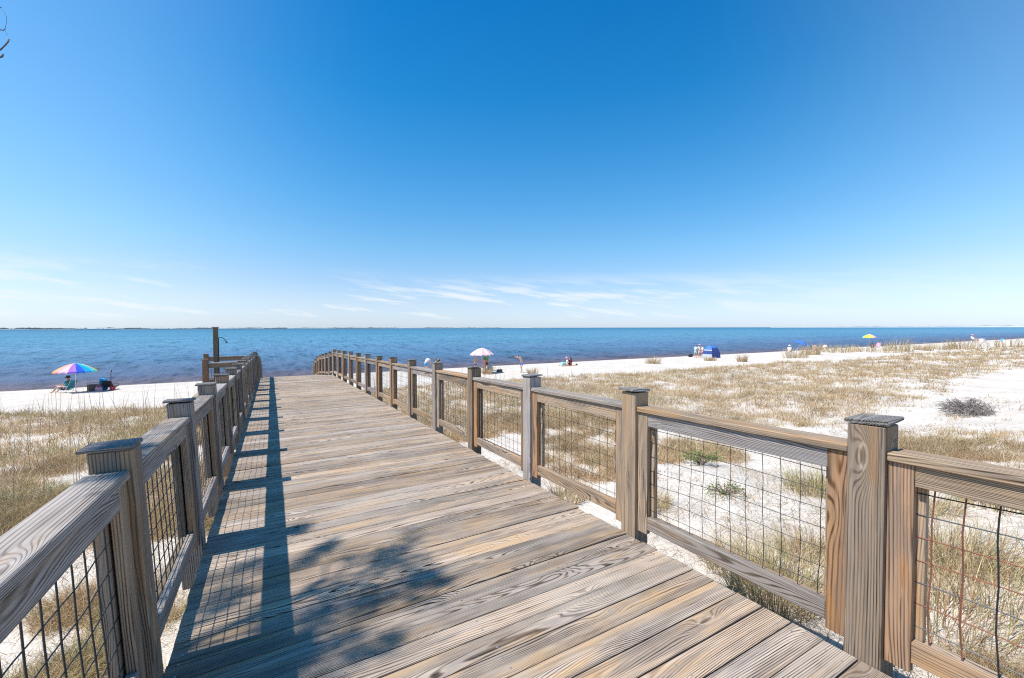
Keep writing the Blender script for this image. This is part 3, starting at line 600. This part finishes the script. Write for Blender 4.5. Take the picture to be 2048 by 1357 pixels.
blobs = [(745, 1140, .13), (790, 1095, .12), (735, 1115, .08), (700, 1180, .13), (665, 1205, .10), (840, 1150, .10), (800, 1185, .12), (755, 1185, .14), (720, 1235, .12), (650, 1255, .08), (690, 1285, .09), (740, 1290, .07), (620, 1120, .08), (660, 1090, .06), (470, 1190, .10), (500, 1130, .10), (450, 1220, .08), (520, 1240, .08), (600, 1060, .05), (860, 1170, .06), (780, 1120, .1), (640, 1300, .08), (590, 1340, .1), (480, 1290, .08), (610, 1220, .1)]
for (a, c_, rd) in blobs:
    q_ = shade_pt(a, c_, HG+random.uniform(-.3, .3)); j = int(random.uniform(4, 8)); limb(main[j if a > 560 else 5], q_, .012, .004, .03)
    for s_ in range(5): needles(nd, q_+rng.normal(0, rd*.85, 3), 62, rd*.42, .10, .004)
# the rest of the crown, out of the frame
for k in range(26):
    a = random.uniform(1.7, 5.6); l = random.uniform(1.5, 3.2); zz = random.uniform(4.5, 10); q_ = np.array([tx+.3+math.cos(a)*l, ty+math.sin(a)*l, tz+zz+.4]); P = limb(np.array([tx+.25, ty+.1, tz+zz]), q_, .04, .01)
    for j in (3, 5, 6, 7): needles(nd, P[j], 130, .22, .14, .006)
brs.build('branches', M['bark'], tree, True); nd.build('needles', M['needle'], tree)
# bare hooked tips entering at the upper left
def rp_(px_, py_, dd): d_ = ray(px_, py_); return d_*dd+np.array([0, 0, CAMZ])
tb = MB(); DD = 6.0
def tip(pts, r):
    P = np.array([rp_(a, c_, DD+.05*i) for i, (a, c_) in enumerate(pts)]); tb.tube(P, np.linspace(r*1.05, r, len(P)), 7)
tip([(-140, 150), (-60, 128), (-20, 112), (2, 99), (10, 91), (16, 84), (18, 79)], .0095)
tip([(-90, 140), (-30, 124), (-6, 116), (4, 114), (6, 109)], .012)
tip([(-80, 75), (-20, 62), (0, 60), (7, 61), (10, 58)], .007)
tip([(10, 60), (13, 45), (13, 34), (11, 29), (5, 20), (0, 16)], .0022)
tip([(10, 62), (15, 71)], .002); tip([(-30, 10), (-2, 17), (2, 15)], .006)
tb.tube([rp_(-140, 150, DD), np.array([-4.5, 4.5, 7.0]), start+np.array([0, 0, .8])], [.011, .03, .05], 7)
tb.tube([rp_(-90, 140, DD), rp_(-140, 150, DD)], .011, 6); tb.tube([rp_(-80, 75, DD), rp_(-140, 150, DD)], .009, 6); tb.tube([rp_(-30, 10, DD), rp_(-80, 75, DD)], .007, 6)
tb.build('bare_twigs', M['bark2'], tree, True)

# ---------------------------------------------------------------- people
def skinmesh(verts, edges, rad, root=0, sub=1):
    me = bpy.data.meshes.new('tmp'); me.from_pydata([tuple(v) for v in verts], edges, []); o = bpy.data.objects.new('tmp', me); col.objects.link(o)
    md = o.modifiers.new('s', 'SKIN'); md.use_smooth_shade = True
    sv = me.skin_vertices[0].data
    for i, r in enumerate(rad): sv[i].radius = (r, r); sv[i].use_root = (i == root)
    if sub: s2 = o.modifiers.new('u', 'SUBSURF'); s2.levels = sub; s2.render_levels = sub
    dg = bpy.context.evaluated_depsgraph_get(); out = bpy.data.meshes.new_from_object(o.evaluated_get(dg)); bpy.data.objects.remove(o); bpy.data.meshes.remove(me)
    for p_ in out.polygons: p_.use_smooth = True
    return out
POSE = {
 'stand': dict(pel=(0, 0, .93), sp=(0, 0, 1.13), ch=(0, .0, 1.33), nk=(0, .01, 1.46), hd=(0, .03, 1.60), kn=[(-.10, .03, .50), (.10, .02, .50)], an=[(-.11, 0, .08), (.11, -.02, .08)], el=[(-.24, -.02, 1.10), (.24, -.02, 1.10)], wr=[(-.24, .10, .90), (.24, .10, .90)]),
 'lookdown': dict(pel=(0, -.04, .92), sp=(0, -.02, 1.12), ch=(0, .06, 1.32), nk=(0, .11, 1.44), hd=(0, .17, 1.56), kn=[(-.10, .03, .50), (.10, .02, .50)], an=[(-.11, 0, .08), (.11, -.02, .08)], el=[(-.22, .10, 1.12), (.22, .10, 1.12)], wr=[(-.12, .30, 1.10), (.10, .32, 1.12)]),
 'bend': dict(pel=(0, -.12, .90), sp=(0, -.02, 1.08), ch=(0, .18, 1.20), nk=(0, .32, 1.24), hd=(0, .44, 1.20), kn=[(-.11, .06, .50), (.11, .0, .50)], an=[(-.12, -.05, .08), (.12, -.10, .08)], el=[(-.22, .30, .98), (.22, .30, .98)], wr=[(-.12, .44, .78), (.12, .44, .78)]),
 'reachbend': dict(pel=(0, -.12, .90), sp=(0, -.04, 1.12), ch=(0, .10, 1.30), nk=(0, .22, 1.40), hd=(0, .34, 1.46), kn=[(-.12, .08, .50), (.12, -.08, .50)], an=[(-.13, .02, .08), (.13, -.18, .10)], el=[(-.20, .40, 1.34), (.20, .38, 1.32)], wr=[(-.10, .64, 1.44), (.08, .64, 1.42)]),
 'sit': dict(pel=(0, 0, .30), sp=(0, -.07, .48), ch=(0, -.14, .68), nk=(0, -.15, .80), hd=(0, -.12, .93), kn=[(-.13, .40, .42), (.13, .42, .46)], an=[(-.14, .66, .07), (.14, .60, .07)], el=[(-.27, -.0, .50), (.27, -.0, .50)], wr=[(-.25, .28, .50), (.24, .26, .48)]),
 'ground': dict(pel=(0, 0, .13), sp=(0, -.03, .33), ch=(0, -.03, .53), nk=(0, 0, .66), hd=(0, .03, .79), kn=[(-.18, .35, .36), (.18, .38, .30)], an=[(-.12, .62, .07), (.12, .66, .07)], el=[(-.27, .05, .34), (.27, .05, .34)], wr=[(-.22, .30, .36), (.22, .30, .30)]),
 'recline': dict(pel=(0, 0, .28), sp=(0, -.17, .38), ch=(0, -.36, .52), nk=(0, -.47, .62), hd=(0, -.54, .73), kn=[(-.12, .40, .50), (.12, .42, .42)], an=[(-.12, .72, .10), (.12, .80, .16)], el=[(-.27, -.2, .38), (.27, -.2, .38)], wr=[(-.2, .05, .40), (.2, .05, .40)])}
def person(pos, face, pose, label, sc=1.0, skin='skin', top=None, bottom=None, hair='hair', hat=None, longh=False, group='people on the beach', sleeve=True, dress=False):
    P = {k: v for k, v in POSE[pose].items()}; A = lambda t: np.array(t, float)
    pel, sp_, ch, nk, hd = (A(P[k]) for k in ('pel', 'sp', 'ch', 'nk', 'hd')); V = [pel, sp_, ch, nk, hd-A((0, 0, .06)), hd+A((0, 0, .05))]; E = [(0, 1), (1, 2), (2, 3), (3, 4), (4, 5)]; Rr = [.12, .11, .13, .052, .07, .078]
    nose = len(V); V.append(hd+A((0, .095, 0))); E.append((4, nose)); Rr.append(.018)
    up_ = (ch-sp_)/np.linalg.norm(ch-sp_); arms = []; legs = []
    for s_ in (0, 1):
        sg = -1 if s_ == 0 else 1
        i = len(V); hip = pel+A((sg*.095, 0, -.03)); kn = A(P['kn'][s_]); an_ = A(P['an'][s_]); toe = an_+A((0, .17, -.04)); V += [hip, (hip+kn)/2, kn, (kn+an_)/2, an_, toe]; Rr += [.09, .08, .058, .055, .036, .032]
        E += [(0, i), (i, i+1), (i+1, i+2), (i+2, i+3), (i+3, i+4), (i+4, i+5)]; legs.append((hip, (hip+kn)/2, kn))
        i = len(V); shd = ch+up_*.06+A((sg*.17, 0, 0)); el = A(P['el'][s_]); wr = A(P['wr'][s_]); dv = (wr-el)/np.linalg.norm(wr-el); pm = wr+dv*.07
        V += [shd, el, wr, pm]; Rr += [.055, .04, .027, .03]; E += [(2, i), (i, i+1), (i+1, i+2), (i+2, i+3)]; arms.append((shd, (shd+el)/2))
        for f_, (ox, ln) in enumerate(((-.03, .07), (-.01, .085), (.01, .08), (.03, .06))):
            j = len(V); V += [pm+A((ox, 0, 0))+dv*ln*.5, pm+A((ox*1.2, .0, 0))+dv*ln+A((0, 0, -.01))]; Rr += [.009, .008]; E += [(i+3, j), (j, j+1)]
        j = len(V); V.append(wr+dv*.06+A((-sg*.05, .02, 0))); Rr.append(.010); E.append((i+2, j))
    rt = empty('person', pos, label, 'person', group)
    ca, sa = math.cos(face), math.sin(face)
    def put(me, name, mat):
        for v in me.vertices: x_, y_, z_ = v.co*sc; v.co = (x_*ca-y_*sa, x_*sa+y_*ca, z_)
        me.materials.clear(); me.materials.append(M[mat]); me.name = name; o = bpy.data.objects.new(name, me); col.objects.link(o); o.parent = rt; return o
    put(skinmesh(V, E, Rr), 'body', skin)
    if top:
        v = [pel+(sp_-pel)*.35, sp_, ch, ch+up_*.07]; r = [.135, .128, .148, .09]; e = [(0, 1), (1, 2), (2, 3)]
        for (a, c_) in arms: i = len(v); v += [a, c_ if sleeve else (a+c_)/2]; r += [.068, .058]; e += [(2, i), (i, i+1)]
        put(skinmesh(v, e, r, 1), 'shirt', top)
    if bottom:
        v = [pel+(sp_-pel)*.25, pel]; r = [.13, .135]; e = [(0, 1)]
        for (a, c_, k_) in legs: i = len(v); v += [a, c_+(k_-c_)*.3]; r += [.10, .09]; e += [(1, i), (i, i+1)]
        put(skinmesh(v, e, r, 1), 'shorts', bottom)
    hv = [hd+A((0, -.03, .09)), hd+A((0, -.05, .02))]; hr = [.088, .085]
    if longh: hv += [hd+A((0, -.09, -.12)), hd+A((0, -.11, -.30))]; hr += [.07, .05]
    put(skinmesh(hv, [(i, i+1) for i in range(len(hv)-1)], hr), 'hair', hair)
    if hat:
        me = bpy.data.meshes.new('hat'); n = 16; vv = []; 
        for rr1, zz in ((.20, .04), (.105, .065), (.10, .15), (.05, .17), (.0, .172)): vv += [(hd[0]+rr1*math.cos(2*math.pi*k/n), hd[1]+rr1*math.sin(2*math.pi*k/n), hd[2]+zz) for k in range(n)]
        me.from_pydata(vv, [], [[a*n+k, a*n+(k+1) % n, (a+1)*n+(k+1) % n, (a+1)*n+k] for a in range(4) for k in range(n)]); put(me, 'hat', hat)
    return rt
def chair(pos, face, label, fab='teal', frame='alu', group='beach chairs', back=.75, seat=.24, rec=.28):
    rt = empty('beach_chair', pos, label, 'beach chair', group); ca, sa = math.cos(face), math.sin(face); pos = np.array(pos, float)
    def T(V): V = np.asarray(V, float); return np.stack([V[:, 0]*ca-V[:, 1]*sa, V[:, 0]*sa+V[:, 1]*ca, V[:, 2]], 1)+pos
    b = MB(); V = [(-.27, -.18, seat-.04), (.27, -.18, seat-.04), (.27, .08, seat-.05), (-.27, .08, seat-.05), (.27, .32, seat+.03), (-.27, .32, seat+.03)]; V2 = [(x_, y_, z_-.015) for x_, y_, z_ in V]
    b.add(T(V+V2), [[0, 1, 2, 3], [3, 2, 4, 5], [9, 8, 7, 6], [11, 10, 8, 9], [0, 3, 9, 6], [1, 7, 8, 2], [3, 5, 11, 9], [2, 8, 10, 4]]); b.build('seat', M[fab], rt)
    b = MB(); V = [(-.27, -.2, seat), (.27, -.2, seat), (.27, -.2-rec*.5, (seat+back)/2), (-.27, -.2-rec*.5, (seat+back)/2), (.25, -.2-rec, back+.05), (-.25, -.2-rec, back+.05)]; V2 = [(x_, y_-.015, z_) for x_, y_, z_ in V]
    b.add(T(V+V2), [[0, 1, 2, 3], [3, 2, 4, 5], [9, 8, 7, 6], [11, 10, 8, 9], [5, 4, 10, 11]]); b.build('backrest', M[fab], rt)
    b = MB()
    for s_ in (-.285, .285):
        b.tube(T([(s_, -.2-rec, back+.05), (s_, -.2, seat-.02), (s_, .34, .01)]), .012, 6); b.tube(T([(s_, .33, seat+.02), (s_, .0, seat-.05), (s_, -.4, .01)]), .012, 6); b.tube(T([(s_, -.28, seat+.2), (s_, .25, seat+.18), (s_, .30, seat)]), .014, 6)
    b.build('frame', M[frame], rt)
    return rt
def umbrella(pos, top, dia, mats, n, order, label, tilt=(0, 0), group='beach umbrellas', drop=.42, rot=0., vd=.0, polemat='alu'):
    pos = np.array(pos, float); rt = empty('beach_umbrella', pos, label, 'beach umbrella', group); Rd = dia/2; apex = pos+np.array([tilt[0], tilt[1], top])
    ax = apex-pos; ax /= np.linalg.norm(ax); e1 = np.cross(ax, [0, 1, 0]); e1 /= np.linalg.norm(e1); e2 = np.cross(ax, e1)
    b = MB(); sub = 4; rings = 7; V = [apex]; N = n*sub
    for i in range(1, rings+1):
        t_ = i/rings
        for k in range(N):
            th = 2*math.pi*k/N+rot; ph = (k % sub)/sub; sc_ = 1-.045*math.sin(math.pi*ph)*t_; dz_ = drop*(t_**1.75)-(.035*math.sin(math.pi*ph)*t_ if i == rings else 0)
            V.append(apex+Rd*t_*sc_*(e1*math.cos(th)+e2*math.sin(th))-ax*dz_)
    for k in range(N): V.append(V[1+(rings-1)*N+k]-ax*(.10-.03*math.sin(math.pi*(k % sub)/sub)))
    Fc = []; mi = []
    for k in range(N):
        m_ = order[(k//sub) % len(order)]; b2 = (k+1) % N; Fc.append([0, 1+k, 1+b2]); mi.append(m_)
        for i in range(rings): Fc.append([1+i*N+k, 1+(i+1)*N+k, 1+(i+1)*N+b2, 1+i*N+b2]); mi.append(m_)
    b.add(V, Fc); b.m = mi; b.build('canopy', mats, rt)
    b = MB(); b.tube([pos-ax*.2, apex+ax*.06], .022, 8); b.build('pole', M[polemat], rt)
    b = MB(); hub = apex-ax*.45
    for k in range(n): th = 2*math.pi*k/n+rot; b.tube([apex-ax*.03, apex+Rd*.5*(e1*math.cos(th)+e2*math.sin(th))-ax*(drop*.30+.02), apex+Rd*.97*(e1*math.cos(th)+e2*math.sin(th))-ax*(drop*.95+.02)], .005, 4)
    b.build('ribs', M['alu'], rt)
    return rt
def G(px_, py_): return at(px_, py_)
def bag(pos, sx_, sy_, sz_, label, mat, name='beach_bag', cat='bag', group=None, handle=True):
    pos = np.array(pos, float); rt = empty(name, pos, label, cat, group); b = MB()
    b.box((-sx_/2, -sy_/2, 0), (sx_/2, sy_/2, sz_), 0, .04, lambda V: np.stack([V[:, 0]*(1-.18*V[:, 2]/sz_), V[:, 1]*(1-.3*V[:, 2]/sz_), V[:, 2]], 1)+pos, None, 0, .012); b.build('body', M[mat], rt, True)
    if handle: t = np.linspace(0, math.pi, 8); b = MB(); b.tube(np.stack([pos[0]+sx_*.28*np.cos(t), pos[1]+0*t, pos[2]+sz_*.97+.16*np.sin(t)], 1), .012, 5); b.build('handle', M[mat], rt)
    return rt
def cooler(pos, sx_, sy_, sz_, label, body, lid):
    pos = np.array(pos, float); rt = empty('cooler_box', pos, label, 'cooler'); b = MB(); b.box(pos+[-sx_/2, -sy_/2, 0], pos+[sx_/2, sy_/2, sz_], 0, .02); b.build('body', M[body], rt); b = MB(); b.box(pos+[-sx_/2-.01, -sy_/2-.01, sz_+.002], pos+[sx_/2+.01, sy_/2+.01, sz_+.06], 0, .02); b.build('lid', M[lid], rt)
    b = MB(); b.tube([pos+[-sx_/2-.02, 0, sz_*.7], pos+[-sx_/2-.02, 0, sz_+.16], pos+[sx_/2+.02, 0, sz_+.16], pos+[sx_/2+.02, 0, sz_*.7]], .012, 5); b.build('handle', M[body], rt)
off = lambda p_, dx=0, dy=0, dz=0: np.array([p_[0]+dx, p_[1]+dy, float(ground(p_[0]+dx, p_[1]+dy))+dz])
# left group
u = G(152, 786)
umbrella(u, 1.88, 2.05, RB, 16, [0, 1, 2, 3, 4, 5, 6, 7, 8, 0, 1, 2, 3, 4, 5, 6], 'large rainbow beach umbrella on the left beach', rot=R(-4), drop=.5)
c_ = off(u, -.55, .35); chair(c_, R(68), 'teal beach chair with a black-hatted person under the large rainbow umbrella', 'teal'); person(c_+[0, 0, .0], R(68), 'sit', 'person in a black sun hat reclining in a teal chair under the large rainbow umbrella', skin='skin', top='teal', bottom='navy', hat='black')
c_ = off(u, .9, .6); cooler(off(u, .75, .45), .62, .38, .36, 'dark brown cooler on the sand right of the large rainbow umbrella pole', 'brownbag', 'brownbag')
bag(off(u, 1.12, .75, .0), .42, .3, .75, 'bright blue beach bag behind the brown cooler by the rainbow umbrella', 'sky')
bag(off(u, 1.05, .1), .36, .22, .26, 'pink beach bag lying in front of the brown cooler', 'pink'); bag(off(u, 1.72, .15), .3, .22, .28, 'red beach bag at the right end of the gear by the rainbow umbrella', 'red')
c_ = off(u, 1.55, .5); chair(c_, R(-20), 'low black folding chair at the right end of the gear by the rainbow umbrella', 'black', 'black', rec=.2, back=.62)
b = MB(); q_ = off(u, 1.62, .3); b.tube([q_-[0, 0, .1], q_+[0, 0, 1.15], q_+[.05, 0, 1.35]], [.02, .015, .03], 6); tag(b.build('fishing_rod', M['black']), 'thin black upright pole planted in the sand among the beach gear', 'pole')
# central group
u = G(967, 746.5)
umbrella(off(u, -.1, .1), 2.18, 2.1, [plain('pale_pink_stripe', (.80, .40, .42)), plain('cream_pink_stripe', (.84, .66, .65))], 16, [0, 1], 'pale pink beach umbrella over the standing group', rot=.3, drop=.55)
person(off(u, -.58, .4), R(-100), 'lookdown', 'standing person with a straw hat, bare shoulders and navy shorts under the pink umbrella', top='orange', bottom='navy', hat='straw', hair='hairb', sc=.98, sleeve=False)
person(off(u, .02, -.1), R(120), 'lookdown', 'small brown-haired child standing in the middle under the pink umbrella', top='pink', bottom='pink', hair='hairb', sc=.80, sleeve=False, longh=True)
person(off(u, .44, .25), R(130), 'lookdown', 'dark-haired adult in a green shirt standing at the right under the pink umbrella', top='green', bottom='black')
chair(off(u, .75, -.15), R(190), 'grey-green beach chair at the feet of the person in the green shirt', 'grey2', rec=.15); bag(off(u, 1.75, .3), .55, .3, .25, 'dark bag lying on the sand right of the pink umbrella group', 'brownbag')
u = G(862, 749); person(off(u, 0, 1.2), R(-60), 'bend', 'pale bending bather in turquoise shorts at the water edge left of the pink umbrella', skin='skin2', bottom='sky', top='white', hair='hairb')
u = G(885, 751); person(off(u, 0, 1.6), R(-60), 'bend', 'dark-haired person half hidden behind a railing post cap', top='black', bottom='black')
u = G(1042, 746); person(u, R(95), 'reachbend', 'shirtless man in blue plaid shorts leaning with arms stretched out to the left', skin='skin2', bottom='blue', hair='hair', sc=1.0)
b = MB(); q_ = off(u, -.62, .02, 1.44); b.box(q_-[.09, .05, .05], q_+[.09, .05, .06], 0, .02); b.tube([q_+[-.09, 0, .0], q_+[-.16, 0, .01]], .04, 8); tag(b.build('camera', M['black']), 'small black camera held out by the shirtless man in plaid shorts', 'camera')
u = G(1134, 732); person(u, R(60), 'ground', 'seated person in white with a pink sun hat on a towel', top='white', bottom='white', hat='pink', skin='skin2', sc=1.0); person(off(u, .45, .0), R(0), 'ground', 'seated person with long dark hair and a maroon top beside the pink hat', top='maroon', bottom='black', longh=True, sc=1.05); bag(off(u, -.48, .05), .55, .35, .42, 'aqua beach bag left of the seated pair', 'aqua')
b = MB(); q_ = off(u, .15, -.05, .012); b.box(q_-[1.0, .5, .008], q_+[1.0, .5, .008], 0, .004); tag(b.build('beach_towel', M['orange']), 'tan beach towel spread under the seated pair', 'towel')
bag(off(u, 1.35, .1), .22, .18, .14, 'small dark bag on the sand right of the seated pair', 'black', handle=False)
u = G(1338, 714.5); chair(u, R(-75), 'low white lounge chair close to the water left of the trio', 'white', rec=.45, back=.5); person(u, R(-75), 'recline', 'dark-haired person reclining on a low white lounge chair', skin='skin2', top='white', bottom='white')
bag(G(1381, 714.5), .55, .4, .42, 'black and white bag on the sand left of the trio', 'black')
u = G(1391, 717); person(u, R(-70), 'lookdown', 'person in a pale aqua cover-up, leftmost of the standing trio', top='aqua', bottom='aqua', hat=None, hair='hairb', sc=1.0); person(off(u, .27, -.36), R(170), 'stand', 'person with a pink cap and black bag, middle of the standing trio', top='white', bottom='white', hat='pink', sc=1.04); person(off(u, .50, -.66), R(80), 'lookdown', 'person in a white shirt, right of the standing trio next to the tent', top='white', bottom='pink', sc=.98, skin='skin2')
# tent
def tent(pos):
    pos = np.array(pos, float); rt = empty('beach_tent', pos, 'blue dome beach tent with a grey side panel, right of the trio', 'tent'); hw, hd_, H_ = .72, .72, 1.55; ang = R(-4); ca, sa = math.cos(ang), math.sin(ang)
    def S(a, t_):
        # a: position around the four sided base 0..4, t: 0 base .. 1 top
        k = int(a) % 4; f_ = a-int(a); cn = [(-1, -1), (1, -1), (1, 1), (-1, 1), (-1, -1)]; x_ = (cn[k][0]*(1-f_)+cn[k+1][0]*f_)*hw; y_ = (cn[k][1]*(1-f_)+cn[k+1][1]*f_)*hd_
        rr1 = math.cos(t_*math.pi/2)**.75; z_ = H_*math.sin(t_*math.pi/2); x_, y_ = x_*rr1, y_*rr1; return pos+np.array([x_*ca-y_*sa, x_*sa+y_*ca, z_])
    for nm, side, bands in (('door_panel', 0, (('navy', 0, .62), ('blue', .62, 1))), ('back_panel', 1, (('navy', 0, .5), ('blue', .5, 1))), ('rear_panel', 2, (('navy', 0, .5), ('blue', .5, 1))), ('side_panel', 3, (('grey2', 0, .22), ('navy', .22, .42), ('grey2', .42, .48), ('blue', .48, 1)))):
        b = MB(); ms = [M[x_[0]] for x_ in bands]
        for mi_, (_, t0, t1) in enumerate(bands):
            nn_ = 6
            for i in range(8):
                for j in range(nn_):
                    ta, tb_ = t0+(t1-t0)*j/nn_, t0+(t1-t0)*(j+1)/nn_; a0, a1 = side+i/8, side+(i+1)/8-1e-6
                    b.add([S(a0, ta), S(a1, ta), S(a1, tb_), S(a0, tb_)], [[0, 1, 2, 3]], None, mi_)
        b.build(nm, ms, rt, True)
    b = MB()
    for k in range(4): b.tube([S(k, t_) for t_ in np.linspace(0, 1, 10)], .014, 5)
    b.build('poles', M['black'], rt)
tent(off(G(1426, 717.5), .5, .6))
# right groups
u = G(1604, 703); umbrella(off(u, -.4, .7), 1.55, 1.85, [M['blue'], M['navy']], 8, [0, 0, 0, 1, 0, 0], 'plain blue beach umbrella tilted to the right', tilt=(.42, -.75), drop=.4)
person(off(u, -.9, 1.2), R(-60), 'ground', 'seated person in a wide white sun hat left of the blue umbrella', top='white', bottom='white', hat='white', skin='skin2', sc=1.15)
u = G(1630, 702); person(u, R(-60), 'ground', 'dark-haired bather sitting low on the sand right of the blue umbrella', skin='skin', bottom='red', sc=1.1)
u = G(1644, 702); chair(u, R(70), 'white beach chair right of the blue umbrella', 'white', rec=.35); person(u, R(70), 'recline', 'dark-haired bather reclining in a white chair right of the blue umbrella', skin='skin2', top='white', bottom='pink', sc=1.15)
u = G(1738, 697); umbrella(u, 2.3, 1.95, RB, 8, [0, 3, 3, 4, 6, 7, 7, 8], 'small far rainbow beach umbrella on the right', rot=.2, drop=.5)
person(off(u, .9, -.1), R(-70), 'ground', 'bather sitting under the small far rainbow umbrella', skin='skin', bottom='maroon', sc=1.15); u2_ = off(u, 2.5, -.2); chair(u2_, R(80), 'pink beach chair right of the small far rainbow umbrella', 'pink', rec=.3)
u = G(1947, 686); chair(u, R(-30), 'white beach chair with the lone bather at the far right', 'white'); person(u+[0, 0, .05], R(150), 'sit', 'lone bather in a white shirt and hat seated near the water at the far right', top='white', bottom='navy', hat='pink', sc=1.6)
bag(G(1964, 685.5), 1.6, .8, .8, 'white bag on the sand right of the lone far bather', 'white'); chair(G(2000, 685), R(60), 'pale blue beach chair at the far right end of the beach', 'sky', rec=.4)
print('done')
